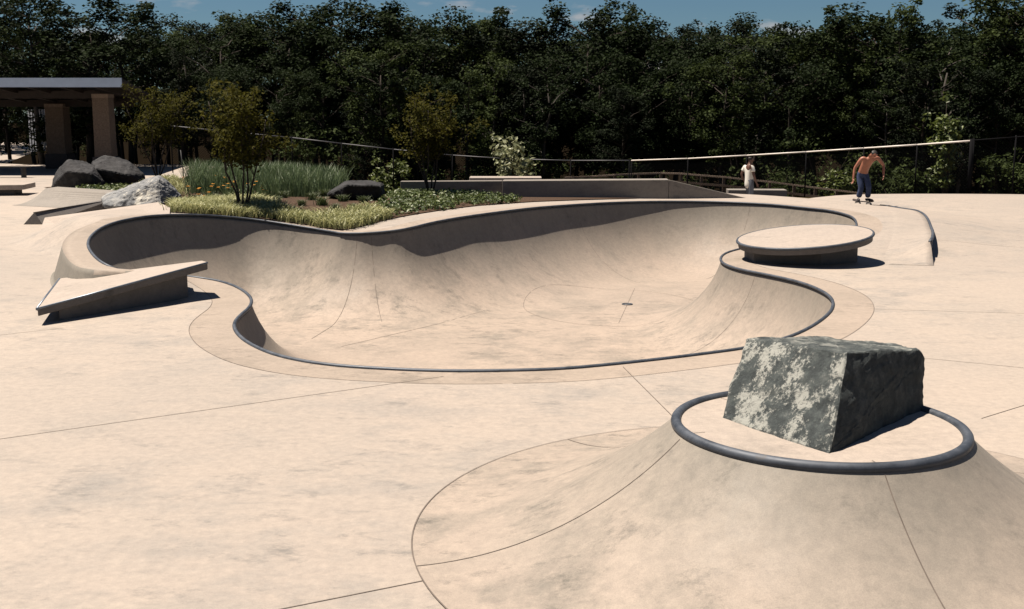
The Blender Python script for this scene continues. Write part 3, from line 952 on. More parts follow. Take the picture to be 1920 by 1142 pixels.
def scatter(poly, n):
    poly = np.array(poly); lo, hi = poly.min(0), poly.max(0)
    out = np.empty((0, 2))
    while len(out) < n:
        p = rng.uniform(lo, hi, (n * 3, 2)); p = p[inside_poly(p, poly) & inside_poly(p, BED)]
        out = np.vstack([out, p])
    return out[:n]
def xy(*uvz): return [tuple(unproj(u, v, z))[:2] for u, v, z in uvz]
def withz(p): return np.c_[p, bed_z(p)]

lp = [xy((322, 394, .6), (430, 396, .58), (560, 414, .42), (640, 428, .3), (668, 419, .35), (740, 404, .42), (690, 386, .55), (640, 396, .5), (560, 394, .55), (500, 378, .62), (380, 372, .65), (326, 376, .62))]
tag(blades('lilyturf', withz(scatter(lp[0], 950)), .16, .30, .022, .9, M['lilyturf'], per=11, spread=.07),
    'pale yellow-green striped lilyturf edging the planting bed', 'ground cover', kind='stuff')
gp = xy((356, 356, .62), (460, 360, .62), (560, 366, .62), (628, 362, .62), (648, 345, .62), (560, 338, .6), (440, 336, .6), (360, 340, .6))
tag(blades('tall_grass', withz(scatter(gp, 520)), .42, .88, .020, .42, M['grass_tall'], per=15, spread=.10, seg=4),
    'tall blue-green ornamental grass in the middle of the bed', 'grass', kind='stuff')

def leaves(clumps, per, rad, size, flat=0.5, stretch=1.5, tilt=1.0):
    """leaf-shaped faces gathered in clumps; returns verts, faces"""
    C = np.repeat(np.asarray(clumps, float), per, 0)
    n = len(C)
    off = rng.normal(0, 1, (n, 3)); off /= np.linalg.norm(off, axis=1)[:, None]
    rr = rad if np.isscalar(rad) else np.repeat(rad, per)
    off *= (rng.uniform(0, 1, n) ** 0.45 * rr)[:, None]; off[:, 2] *= flat
    P = C + off
    N = rng.normal(0, 1, (n, 3)) * tilt; N[:, 2] = np.abs(N[:, 2]) + 0.5; N += off / (np.max(rr)) * 0.8
    N /= np.linalg.norm(N, axis=1)[:, None]
    T = np.cross(N, rng.normal(0, 1, (n, 3))); T /= np.linalg.norm(T, axis=1)[:, None]
    B = np.cross(N, T)
    s = (size * rng.uniform(.6, 1.35, n))[:, None]
    v = np.stack([P - T * s * stretch / 2, P + B * s / 2 + N * s * .12, P + T * s * stretch / 2, P - B * s / 2 + N * s * .12], 1).reshape(-1, 3)
    f = np.arange(4 * n).reshape(-1, 4)
    return v, f
def leaf_mesh(name, v, f):
    me = bpy.data.meshes.new(name); me.from_pydata(v.tolist(), [], f.tolist()); return me

# leafy ground cover on the right of the bed
cp = xy((728, 372, .6), (700, 388, .5), (745, 400, .45), (850, 388, .48), (950, 378, .5), (985, 371, .5), (900, 362, .6), (820, 358, .6), (735, 352, .6))
c = withz(scatter(cp, 420)); c[:, 2] += .07
v, f = leaves(c, 14, .17, .055, .6)
tag(link('ground_cover', leaf_mesh('ground_cover', v, f), M['cover']), 'low mixed green ground cover in front of the planter wall', 'ground cover', kind='stuff')
c = withz(scatter(xy((130, 352, .1), (230, 350, .1), (262, 357, .1), (200, 362, .12), (140, 360, .1)), 80)); c[:, 2] += .08
v, f = leaves(c, 14, .22, .07, .6)
tag(link('ground_cover', leaf_mesh('ground_cover', v, f), M['cover']), 'green ground cover at the foot of the dark boulders', 'ground cover', kind='stuff')
yp = xy((215, 352, .15), (262, 345, .2), (330, 348, .35), (355, 360, .5), (340, 372, .55), (325, 360, .45), (250, 356, .2))
tag(blades('yellow_grass', withz(scatter(yp, 130)), .15, .3, .02, .8, M['lilyturf'], per=10, spread=.07), 'yellow-green grass between the dark and the pale boulders', 'grass', kind='stuff')

ORD = ['first', 'second', 'third', 'fourth', 'fifth', 'sixth', 'seventh', 'eighth', 'ninth', 'tenth', 'eleventh', 'twelfth']
# dark tufts on the mulch
tufts = [(532, 376, 'first'), (548, 371, ''), (566, 388, ''), (585, 379, ''), (603, 387, ''), (608, 372, ''), (628, 392, ''), (643, 381, ''), (662, 390, ''), (668, 376, ''), (683, 383, ''), (520, 385, '')]
tm = None
for i, (u, vv, _) in enumerate(tufts):
    p = U(u, vv, .52); z = float(bed_z([[p.x, p.y]])[0])
    if tm is None:
        t = blades('grass_tuft', [(0, 0, 0)], .14, .24, .012, .8, M['tuft'], per=150, spread=.05); tm = t.data
    else:
        t = link('grass_tuft', tm)
    t.location = (p.x, p.y, z); t.rotation_euler = (0, 0, i * 1.3); k = rng.uniform(.8, 1.25); t.scale = (k, k, k)
    nth = sorted(range(len(tufts)), key=lambda q: tufts[q][0]).index(i)
    tag(t, '%s small dark grass tuft from the left on the mulch before the black boulder' % ORD[nth], 'grass tuft', 'grass tufts on the mulch')

# yellow-flowered plants
fl = [(383, 362), (398, 368), (412, 357), (428, 364), (442, 371), (458, 360), (474, 365), (490, 359), (362, 370)]
proto = None
for i, (u, vv) in enumerate(fl):
    p = U(u, vv, .6); z = float(bed_z([[p.x, p.y]])[0])
    if proto is None:
        proto = root = empty('flowering_plant', (p.x, p.y, z))
        blades('foliage', [(0, 0, 0)], .15, .32, .02, .7, M['cover'], root, per=90, spread=.12)
        for (fx, fy, fz) in ((-.12, -.1, .36), (.1, .05, .40), (.02, -.18, .33)):
            mb = MB()
            for k in range(8):
                t = k * math.pi / 4; ca, sa = math.cos(t), math.sin(t)
                mb.add([(fx, fy, fz), (fx + .025 * ca - .015 * sa, fy + .025 * sa + .015 * ca, fz + .012), (fx + .055 * ca, fy + .055 * sa, fz + .018), (fx + .025 * ca + .015 * sa, fy + .025 * sa - .015 * ca, fz + .012)], [(0, 1, 2, 3)])
            fo = mb.build('flower', M['petal'], root)
            mb = MB(); mb.tube([(fx * .6, fy * .6, 0), (fx, fy, fz)], .004, 5); mb.build('stem', M['tuft'], fo)
    else:
        root = copy_tree(proto); root.location = (p.x, p.y, z); root.rotation_euler = (0, 0, i * 1.1)
    nth = sorted(range(len(fl)), key=lambda q: fl[q][0]).index(i)
    tag(root, '%s orange-flowered plant from the left below the tall grass' % ORD[nth], 'flowering plant', 'orange-flowered plants in the bed')

# boulders in and beside the bed
def base_boulder(name, prof, Y, depth, mat, seed, label, zb, amp=.05, freq=1.2):
    """prof: outline points (u, v) seen from the path, given real depth behind and in front"""
    pts_ = []
    for (u, vv, dy) in prof:
        p = at(u, vv, Y + dy); pts_.append(p)
    o = Vector((np.mean([p.x for p in pts_]), Y, zb))
    tag(rock(name, rel(pts_, o), mat, seed, amp, 5, freq, .03, o), label, 'boulder')
base_boulder('boulder', [(190, 372, 0), (196, 386, -.5), (215, 389, -.6), (300, 384, -.6), (335, 380, .1), (343, 366, .2), (322, 347, .2), (300, 331, 0), (285, 334, .8), (200, 364, .5), (240, 350, .9), (330, 370, 1.0), (200, 384, .9), (296, 336, -.25), (250, 362, -.35)], 27.2, 1.4, M['rock_grey'], 4.2,
    'pale grey boulder slanting beside the concrete bank at the bowl\'s far left', .3, .05, 1.8)
base_boulder('boulder', [(96, 352, -.4), (130, 358, -.8), (175, 352, -.8), (205, 350, 0), (178, 310, 0), (128, 300, 0), (112, 315, -.1), (102, 335, -.2), (160, 303, .9), (190, 320, 1.2), (105, 348, 1.2), (190, 348, 1.2), (122, 322, -1.0), (170, 324, -1.0)], 40.0, 1.5, M['rock_dark'], 7.7,
    'rounded black boulder, left one of the dark pair by the pavilion', .05, .06, 1.1)
base_boulder('boulder', [(160, 350, -.3), (240, 352, -.6), (272, 345, 0), (270, 328, .1), (248, 306, .2), (215, 294, .2), (190, 291, .2), (172, 302, .1), (235, 300, 1.3), (180, 345, 1.6), (268, 340, 1.5), (200, 298, 1.2), (178, 316, -.8), (240, 328, -.8)], 40.6, 1.5, M['rock_dark'], 9.1,
    'larger dark boulder with a slanting lit top, right one of the pair by the pavilion', .05, .06, 1.1)
base_boulder('boulder', [(612, 365, 0), (640, 372, -.4), (718, 372, -.4), (722, 365, 0), (718, 345, .1), (700, 341, .2), (650, 339, .2), (640, 350, -.1), (632, 354, .2), (700, 340, .9), (655, 338, .9), (720, 368, .9), (615, 366, .8), (648, 347, -.6), (712, 347, -.6)], 26.6, 1.0, M['rock_dark'], 12.5,
    'black flat-topped boulder in the middle of the planting bed', .5, .03, 2.0)
# ------------------------------------------------------------------ pavilion
M['fascia'] = plain('pale_blue_fascia', (0.36, 0.44, 0.56), 0.5, 0.1, 0.08, 2)
M['roof_wood'] = plain('roof_timber', (0.02, 0.014, 0.012), 0.8, 0, 0.3, 6)
M['column'] = plain('split_face_block', (0.125, 0.092, 0.07), 0.9, 0, 0.25, 14, 0.2, 0.3)
M['cap'] = plain('column_cap', (0.17, 0.125, 0.095), 0.8)
M['plinth'] = plain('dark_plinth', (0.05, 0.04, 0.038), 0.9)
M['bench'] = plain('dark_metal', (0.03, 0.03, 0.032), 0.6, 0.3)
M['white'] = plain('white_panel', (0.26, 0.27, 0.30), 0.6, 0, 0.15, 3)
root = empty('pavilion', (-22, 52, 0))
tag(root, 'open park pavilion with pale blue fascia and brown block columns at left', 'pavilion')
PO = Vector((-22, 52, 0))
def rb(c): return (c[0] - PO.x, c[1] - PO.y, c[2])
e0, e1 = at(-260, 151, 50), at(228, 146, 50)
zb = lambda y: -0.075 * (y - 50)              # shed roof falls to the rear
L, Rr_ = e0.x, e1.x
zt_ = e1.z
mb = MB()
ptsr = [(L, 50.03, zt_ - .02), (Rr_, 50.03, zt_ - .02), (Rr_ - 1.4, 60, zt_ - .02 + zb(60)), (L, 60, zt_ - .02 + zb(60))]
mb.add([rb((x, y, z - .14)) for x, y, z in ptsr] + [rb(p) for p in ptsr], [(3, 2, 1, 0), (4, 5, 6, 7), (0, 1, 5, 4), (1, 2, 6, 5), (2, 3, 7, 6), (3, 0, 4, 7)])
roof = mb.build('roof', M['roof_wood'], root)
mb = MB(); mb.box(rb(((L + Rr_) / 2, 50, zt_ - .2)), (Rr_ - L, .05, .40)); mb.build('fascia', M['fascia'], root)
for k in range(9):
    x = Rr_ - 1.2 - k * 1.5
    mb = MB(); mb.add([rb(p) for p in ((x - .06, 50.1, zt_ - .42), (x + .06, 50.1, zt_ - .42), (x + .06, 59.5, zt_ - .42 + zb(59.5)), (x - .06, 59.5, zt_ - .42 + zb(59.5)), (x - .06, 50.1, zt_ - .17), (x + .06, 50.1, zt_ - .17), (x + .06, 59.5, zt_ - .17 + zb(59.5)), (x - .06, 59.5, zt_ - .17 + zb(59.5)))],
                         [(3, 2, 1, 0), (4, 5, 6, 7), (0, 1, 5, 4), (1, 2, 6, 5), (2, 3, 7, 6), (3, 0, 4, 7)])
    mb.build('rafter', M['roof_wood'], root)
for (x, y, w) in ((-18.6, 52.0, .78), (-22.7, 57.0, .95), (-25.6, 53.2, .9), (-31, 52.4, .9)):
    ztop = zt_ - .68 + zb(y)
    mb = MB(); mb.box(rb((x, y, ztop / 2)), (w, w, ztop), taper=.06)
    c_ = mb.build('column', M['column'], root, bevel=.015)
    mb = MB(); mb.box(rb((x, y, ztop + .09)), (w * .97, w * .97, .18)); mb.build('cap', M['cap'], c_)
    mb = MB(); mb.box(rb((x, y, .36)), (w + .16, w + .16, .76)); mb.build('plinth', M['plinth'], c_, bevel=.01)
for y in (52.6, 57.0):
    mb = MB(); mb.box(rb(((L + Rr_) / 2 - .8, y, zt_ - .62 + zb(y) + .15)), (Rr_ - L - 2.2, .2, .34)); mb.build('beam', M['roof_wood'], root)

root = empty('park_bench', tuple(U(14, 333, 0)))
tag(root, 'dark backless bench in the shade under the pavilion roof', 'bench')
for k in range(4):
    mb = MB(); mb.box((0, -.15 + k * .1, .45), (1.9, .085, .05)); mb.build('seat_slat', M['bench'], root)
for x in (-.7, .7):
    mb = MB(); mb.box((x, 0, .2), (.08, .36, .43)); mb.build('leg', M['bench'], root)

# white court screens and pale court seen through the pavilion
root = empty('screen_panel', (0, 0, 0))
c0, c1 = at(56, 275, 66), at(92, 272, 63)
tag(root, 'white ribbed screen standing upright beyond the pavilion columns', 'screen')
for k in range(7):
    t = (k + .5) / 7
    p = c0.lerp(c1, t); zt2 = at(70, 205, 64).z
    mb = MB(); mb.box((p.x, p.y, (zt2 + p.z) / 2 - .15), ((c1.x - c0.x) / 7 * .82, .05, zt2 - p.z + .3), math.atan2(c1.y - c0.y, c1.x - c0.x)); mb.build('panel', M['white'], root)
mb = MB(); mb.tube([(c0.x, c0.y + .1, zt2 - .1), (c1.x, c1.y + .1, zt2 - .1)], .04); mb.tube([(c0.x, c0.y + .1, c0.z - .2), (c0.x, c0.y + .1, zt2)], .05); mb.tube([(c1.x, c1.y + .1, c1.z - .4), (c1.x, c1.y + .1, zt2)], .05); mb.build('frame', M['bench'], root)
mb = MB(); a, b = at(-60, 250, 100), at(60, 252, 100)
mb.add([(-60, 66, -.3), (-30, 66, -.3), (-38, 95, .55), (-60, 95, .55)], [(0, 1, 2, 3)])
tag(mb.build('court_surface', M['slab']), kind='structure')
# pale path behind the bed
pth = [(-30, 62.3), (-13, 60.0), (-9.5, 50), (-8.5, 44), (-7.2, 44.2), (-8.0, 50.6), (-11.3, 61.5), (-30, 64)]
mb = MB(); mb.add([(x, y, float(gz(x, y)) + .17) for x, y in pth], [(0, 1, 6, 7), (1, 2, 5, 6), (2, 3, 4, 5)])
tag(mb.build('path', M['slab']), kind='structure')

# ------------------------------------------------------------------ trees
M['bark_pale'] = plain('pale_bark', (0.04, 0.035, 0.031), 0.9, 0, 0.4, 12, 0.2, 0.5)
def limb(mb, a, b, r0, r1, n=6, wob=.06):
    a, b = Vector(a), Vector(b); L = (b - a).length
    pts_, rs = [], []
    for k in range(6):
        t = k / 5
        p = a.lerp(b, t)
        if 0 < k < 5: p += Vector(rng.normal(0, wob * L / 3, 3))
        pts_.append(p); rs.append(r0 + (r1 - r0) * t)
    mb.tube(pts_, rs, n)
    return pts_

def forest_variant(seed, H, W, low, nclump, per, size, crad, shape=1.0):
    global rng
    rng = np.random.default_rng(seed)
    mb = MB()
    tr = limb(mb, (0, 0, -.3), (rng.normal(0, .3), rng.normal(0, .3), H * .82), .17, .04, 8, .03)
    cl, rad = [], []
    nb_ = 22
    tips = []
    for k in range(nb_):
        t = low + (0.97 - low) * (k + .5) / nb_
        z = H * t
        q_ = max(0.0, min(1, (t - low * .7) / (1.06 - low * .7))); prof = math.sin(math.pi * q_ ** 1.7) ** shape + .16
        a = rng.uniform(0, 2 * math.pi)
        r = W * prof * rng.uniform(.65, 1.15)
        base = Vector(tr[min(5, int(t * 5.5))])
        tip = Vector((base.x + r * math.cos(a), base.y + r * math.sin(a), min(H, z + r * rng.uniform(.1, .4))))
        limb(mb, (base.x, base.y, max(.5, z - r * .35)), tip, .05, .012, 5)
        tips.append((tip, r, base))
    for k in range(nclump):
        tip, r, base = tips[rng.integers(len(tips))]
        t = rng.uniform(.35, 1.05)
        p = Vector((base.x, base.y, tip.z - r * .25)).lerp(tip, t) + Vector(rng.normal(0, .34, 3))
        cl.append(tuple(p)); rad.append(crad * rng.uniform(.55, 1.25))
    v, f = leaves(cl, per, np.array(rad), size, .75, 1.35)
    me_t = bpy.data.meshes.new('trunk'); me_t.from_pydata(mb.v, [], mb.f)
    me_t.polygons.foreach_set('use_smooth', [True] * len(me_t.polygons)); me_t.materials.append(M['bark_pale' if seed % 2 else 'bark'])
    return me_t, v, f
VAR = []
for k, (H, W, low, nc, per, size, cr, sh, mats) in enumerate((
        (12, 2.7, .22, 120, 66, .145, .70, .7, 'leaf_a'), (12, 2.3, .18, 120, 66, .13, .62, .6, 'leaf_b'), (12, 3.1, .30, 130, 66, .15, .78, .6, 'leaf_a'),
        (12, 2.1, .14, 100, 64, .125, .58, .8, 'leaf_c'), (12, 2.9, .2, 150, 60, .12, .60, .55, 'leaf_b'), (12, 1.9, .12, 110, 60, .12, .52, .9, 'leaf_a'),
        (12, 2.5, .35, 90, 70, .14, .66, .7, 'leaf_c'))):
    me_t, v, f = forest_variant(100 + k, H, W, low, nc, per, size, cr, sh)
    me_c = leaf_mesh('crown', v, f); me_c.materials.append(M[mats])
    VAR.append((me_t, me_c, H))
rng = np.random.default_rng(5)
def put_tree(name, vi, x, y, zb_, H, label, group, wide=1.0):
    me_t, me_c, H0 = VAR[vi]
    r = empty(name, (x, y, zb_), rng.uniform(0, 6.28)); s = H / H0
    r.scale = (s * wide, s * wide, s)
    link('trunk', me_t, None, r); link('crown', me_c, None, r)
    tag(r, label, 'tree', group)
    return r
SKY = [(-40, -30), (60, -15), (150, 0), (230, 15), (290, 34), (340, 46), (400, 30), (470, 18), (530, 22), (585, 3), (640, 24), (690, 14), (740, 12), (790, 26), (850, 25), (900, 22), (940, 42), (995, 24), (1045, 48), (1110, 8), (1175, 30), (1225, 42), (1270, 66), (1325, 56), (1385, 58), (1440, 48), (1490, 38), (1540, 34), (1600, 26), (1645, 24), (1688, 10), (1735, 62), (1780, 50), (1830, 8), (1880, 15), (1930, -10), (1990, -20)]
LM = [(0, 'pavilion roof'), (200, 'right end of the pavilion roof'), (330, 'rust-leaved garden tree at left'), (450, 'multi-stemmed garden tree'), (600, 'tall grass'), (730, 'black boulder in the bed'), (830, 'garden tree by the planter wall'), (970, 'pale flowering shrub'), (1120, 'planter wall'), (1240, 'corner of the planter wall'), (1400, 'person in the white shirt'), (1510, 'round tilted disc'), (1620, 'shirtless skater'), (1740, 'curved step'), (1830, 'fence corner post')]
used = {}
look = ['broad-crowned', 'narrow dark', 'spreading', 'light-leaved', 'dense dark', 'slender', 'high-crowned']
for i, (u, v) in enumerate(SKY):
    Y = 66 + rng.uniform(-3, 5) - 10 * float(sstep(1400, 1900, u))
    tp = at(u, 34 + (v - 30) * 1.25 + (6 if v > 15 else 0), Y); zb_ = float(gz(tp.x, Y)) - .1
    vi = int(rng.integers(len(VAR)))
    nearest = min(LM, key=lambda q: abs(q[0] - u))
    lab = '%s front-row wood tree with its top above the %s' % (look[vi], nearest[1])
    used[lab] = used.get(lab, 0) + 1
    if used[lab] > 1: lab = lab.replace('front-row', 'second front-row')
    put_tree('wood_tree', vi, tp.x, Y, zb_, tp.z - zb_ - .25, lab, 'trees of the wood behind the fence', rng.uniform(.95, 1.25) * 12 / max(9, tp.z - zb_))
k = 0; cnt = {}
for row, (Y0, n, lo, hi) in enumerate(((60, 40, 80, 190), (72, 40, 48, 100), (80, 42, 52, 90), (90, 40, 52, 90))):
    for j in range(n):
        u = -120 + 2160 * (j + rng.uniform(.1, .9)) / n
        Y = Y0 + rng.uniform(-3, 3) - (9 if row else 7) * float(sstep(1400, 1900, u))
        if row == 0 and u < 330: continue
        tp = at(u, rng.uniform(lo, hi), Y); zb_ = float(gz(tp.x, Y)) - .1
        lm = min(LM, key=lambda q: abs(q[0] - u))[1]; cnt[lm] = cnt.get(lm, -1) + (row == 0)
        put_tree('wood_tree', int(rng.integers(len(VAR))), tp.x, Y, zb_, tp.z - zb_, ('%s low wood-edge tree from left behind the %s' % (ORD[max(0, cnt[lm])], lm) if row == 0 else 'tree deep in the dark wood behind the front row'),
                 'low trees at the edge of the wood' if row == 0 else 'trees inside the wood', 1.15)

# bushes along the fence and edge of the wood
def bush(name, x, y, z, H, W, mat, label, ncl=34, per=26, size=.11, seed=0, cat='bush', stem=True, top=1.0):
    global rng
    keep = rng; rng = np.random.default_rng(seed + 900)
    r = empty(name, (x, y, z))
    mb = MB(); cl = []
    for k in range(7):
        a = rng.uniform(0, 6.28); q = rng.uniform(.2, .9) * W
        tip = (q * math.cos(a), q * math.sin(a), H * rng.uniform(.55, .95))
        limb(mb, (q * .1 * math.cos(a), q * .1 * math.sin(a), -.1), tip, .025, .008, 5)
        for _ in range(ncl // 7):
            t = rng.uniform(.25, 1.05); cl.append((tip[0] * t + rng.normal(0, W * .16), tip[1] * t + rng.normal(0, W * .16), tip[2] * t + rng.normal(0, H * .05)))
    v, f = leaves(cl, per, W * .30, size, .8, 1.6)
    v[:, 2] = np.maximum(v[:, 2], 0.02)
    mb.build('stems', M['bark'], r, True)
    link('foliage', leaf_mesh('foliage', v, f), M[mat], r)
    tag(r, label, cat)
    rng = keep
    return r
def gpos(u, Y): 
    p = at(u, 300, Y); return p.x, Y, float(gz(p.x, Y))
x, y, z = gpos(968, 51); bush('flowering_shrub', x, y, z, 3.6, 1.5, 'leaf_pale', 'pale flowering shrub beyond the fence behind the planter wall', 70, 22, .15, 1, 'shrub')
x, y, z = gpos(728, 52); bush('bush', x, y, z, 2.4, 1.0, 'leaf_bright', 'bright green bush at the fence behind the black boulder', 48, 24, .12, 2)
x, y, z = gpos(560, 55); bush('bush', x, y, z, 3.2, 1.6, 'leaf_c', 'dim green bush behind the tall grass and fence', 48, 24, .13, 3)
x, y, z = gpos(1778, 43); bush('sapling', x, y, z, 3.9, .95, 'leaf_bright', 'sunlit sapling behind the fence near its corner post', 60, 20, .12, 4, 'tree')
x, y, z = gpos(1565, 47); bush('bush', x, y, z, 1.7, 1.1, 'leaf_bright', 'sunlit bush left of the shirtless skater', 34, 20, .12, 5)
for i, (u, Y, H, W, lab) in enumerate(((1680, 46, 1.7, 1.2, 'low bush just right of the shirtless skater'), (1730, 44, 1.3, 1.1, 'low bush left of the fence corner post'), (1870, 44, 1.9, 1.2, 'dark green bush right of the fence corner post'), (1930, 43, 1.5, 1.2, 'dark green bush cut by the right edge of the picture'), (1480, 52, 2.2, 1.4, 'dim bush behind the end of the timber fence'), (1300, 58, 2.6, 1.7, 'dim bush behind the middle of the timber fence'), (1100, 58, 2.6, 1.7, 'dim bush right of the pale flowering shrub'), (850, 56, 2.8, 1.6, 'dim bush left of the pale flowering shrub'), (1620, 50, 2.6, 1.5, 'bush in the shade behind the shirtless skater'), (1535, 55, 3.6, 2.0, 'tall dim bush between the two people, far behind the fence'), (1400, 56, 3.4, 2.0, 'tall dim bush far behind the person in white'), (1205, 57, 3.2, 1.9, 'tall dim bush far behind the corner of the planter wall'), (1010, 57, 3.0, 1.8, 'dim bush deep behind the bench slab'), (770, 57, 3.2, 1.8, 'dim bush deep behind the garden tree by the wall'), (640, 57, 3.0, 1.8, 'dim bush deep behind the right end of the tall grass'))):
    x, y, z = gpos(u, Y); bush('bush', x, y, z, H, W, 'leaf_c', lab, 42, 24, .12, 10 + i)

# garden trees with several stems
def myrtle(u, v, zg, topv, wpx, label, seed, Y=None, back=0.0):
    global rng
    keep = rng; rng = np.random.default_rng(seed)
    p = U(u, v, zg) if Y is None else at(u, v, Y)
    H = (at(u, topv, p.y).z - p.z); W = wpx * 1.2 / 2 / FPX * p.y
    r = empty('garden_tree', p)
    cl = []
    for k in range(5):
        a = k * 1.257 + rng.uniform(-.3, .3)
        tip = Vector((W * .55 * math.cos(a) - back * .3, W * .55 * math.sin(a) + back, H * rng.uniform(.72, .92)))
        mb = MB(); st = limb(mb, (.05 * math.cos(a), .05 * math.sin(a), -.06), tip, .024, .008, 7, .05)
        for j in range(7):
            b0_ = st[2 + (j % 3)]
            e_ = Vector((rng.normal(0, W * .42) - back * .3, rng.normal(0, W * .42) + back, H * rng.uniform(.42, 1.0)))
            limb(mb, b0_, e_, .009, .003, 4)
            for t in (.35, .5, .65, .8, .9, 1.0, 1.05):
                cl.append(tuple(b0_.lerp(e_, t) + Vector(rng.normal(0, .05, 3))))
        for t in np.linspace(.5, 1.05, 6): cl.append(tuple(Vector((0, 0, 0)).lerp(tip, t)))
        mb.build('trunk', M['bark'], r, True)
    v_, f_ = leaves(cl, 17, .20, .05, .7, 1.7)
    link('crown', leaf_mesh('crown', v_, f_), M['leaf_myrtle'], r)
    tag(r, label, 'tree'); rng = keep
myrtle(455, 399, .52, 160, 158, 'olive-leaved multi-stemmed garden tree in the lilyturf', 31, 23.6, .55)
myrtle(806, 364, .56, 176, 130, 'olive-leaved multi-stemmed garden tree by the planter wall', 32)
myrtle(296, 330, 0, 165, 150, 'rust-tinged garden tree behind the boulders, nearest the pavilion', 33, 36.5)

# ------------------------------------------------------------------ fences
def fence(name, tops, h, label, rail_mat, post_mat, rail_r=.024, post_r=.027, cat='fence', thick_last=False):
    r = empty(name, (tops[0][0], tops[0][1], tops[0][2] - h)); o = Vector(r.location)
    tv = [Vector(t) - o for t in tops]
    for i, t in enumerate(tv):
        rr = post_r * (2.2 if thick_last and i == len(tv) - 1 else 1)
        MB().tube([t + Vector((0, 0, -h - .3)), t + Vector((0, 0, .06))], rr, 8).build('post', post_mat, r, True)
    for a, b in zip(tv, tv[1:]):
        MB().tube([a, b], rail_r, 6).build('top_rail', rail_mat, r, True)
    vs, fs = [], []
    for a, b in zip(tv, tv[1:]):
        d = b - a; L = math.hypot(d.x, d.y); n = int(L / .11); k_ = h / L
        for i in range(-int(h / .11), n):
            for sgn in (1, -1):
                t0_, t1_ = i * .11 / L, (i * .11 + h) / L
                za, zb2 = 0.0, 1.0
                if t0_ < 0: za = -t0_ / (t1_ - t0_); t0_ = 0
                if t1_ > 1: zb2 = za + (1 - za) * (1 - t0_) / (t1_ - t0_) if t1_ > t0_ else za; t1_ = 1
                if t1_ <= t0_: continue
                lo, hi = (za, zb2) if sgn > 0 else (1 - za, 1 - zb2)
                p = a + d * t0_ + Vector((0, 0, -h + h * lo)); q = a + d * t1_ + Vector((0, 0, -h + h * hi))
                w = Vector((0, 0, .0045)); m_ = len(vs)
                vs += [tuple(p - w), tuple(q - w), tuple(q + w), tuple(p + w)]; fs.append((m_, m_ + 1, m_ + 2, m_ + 3))
    o2 = MB().add(vs, fs).build('wire_mesh', post_mat, r)
    o2['kind'] = 'stuff'
    tag(r, label, cat)
M['rail_light'] = plain('sunlit_rail', (0.6, 0.55, 0.5), 0.5, 0.0, .1, 2)  # sun glint on the right-hand top rail put into a pale base colour
M['rail_mid'] = plain('weathered_rail', (0.10, 0.10, 0.11), 0.6, 0.0, .1, 2)
M['rail_dark'] = plain('dark_fence_steel', (0.006, 0.006, 0.007), 0.9, 0.0, .1, 2, .05)
fence('chain_link_fence', [at(320, 236, 50), at(430, 247, 50.5), at(547, 258, 51), at(640, 269, 51), at(737, 280, 51), at(848, 291, 51), at(955, 298, 51), at(1070, 301, 50), at(1180, 301, 49)], 1.75,
      'dark chain-link fence running behind the planting bed', M['rail_mid'], M['rail_dark'])
fence('chain_link_fence', [at(1184, 301, 48.6), at(1290, 297.5, 46), at(1400, 291.5, 44), at(1512, 285, 42), at(1620, 278, 40), at(1720, 271.5, 38.5), at(1822, 264, 37)], 1.6,
      'chain-link fence with bright top rail behind the two people', M['rail_light'], M['rail_dark'], .032, thick_last=True)
fence('chain_link_fence', [at(1826, 263, 37.2), at(1905, 257, 36.6), at(2000, 250, 36)], 1.75, 'dark chain-link fence at the right edge beyond the corner post', M['rail_dark'], M['rail_dark'])

M['timber'] = plain('weathered_timber', (0.09, 0.064, 0.047), 0.85, 0, .3, 8)
M['timber_light'] = plain('sunbleached_timber', (0.25, 0.19, 0.145), 0.85, 0, .3, 8)
root = empty('timber_fence', (8, 46, -1.2)); o = Vector(root.location)
tag(root, 'low timber rail fence curving down the slope behind the white-shirted person', 'fence')
tops = [at(u, v, Y) for u, v, Y in ((1060, 333, 50), (1110, 331, 50), (1153, 328, 49.6), (1198, 326, 49.3), (1240, 324.5, 49), (1278, 325.5, 48.6), (1316, 329, 48.2), (1358, 332, 47.8), (1402, 337, 47.4), (1444, 341, 47), (1490, 347, 46.6), (1530, 352, 46.2), (1570, 357, 45.8), (1610, 362, 45.4), (1655, 368, 45))]
for t in tops:
    q = Vector(t) - o
    MB().box((q.x, q.y + .06, q.z - .58), (.11, .1, 1.22)).build('post', M['timber'], root)
for a, b in zip(tops, tops[1:]):
    a, b = Vector(a) - o, Vector(b) - o
    for dzr, hh, mt in ((0, .07, 'timber_light'), (-.36, .1, 'timber'), (-.70, .1, 'timber')):
        vs_ = []
        for p in (a, b):
            for yy in (-.03, .03):
                for zz_ in (-hh / 2, hh / 2): vs_.append((p.x, p.y + yy - .03, p.z + dzr + zz_))
        MB().add(vs_, [(0, 4, 5, 1), (2, 3, 7, 6), (0, 2, 6, 4), (1, 5, 7, 3), (0, 1, 3, 2), (4, 6, 7, 5)]).build('rail', M[mt], root)
root = empty('marker_post', tuple(U(346, 343, .3)))
tag(root, 'thin dark post with a rust-red foot at the back of the bed', 'post')
MB().tube([(0, 0, 0), (-.08, 0, 1.1)], .018, 8).build('shaft', M['bench'], root, True)
MB().tube([(0, 0, -.1), (-.01, 0, .22)], .05, 8).build('foot', plain('rust', (.22, .06, .035), .8), root, True)
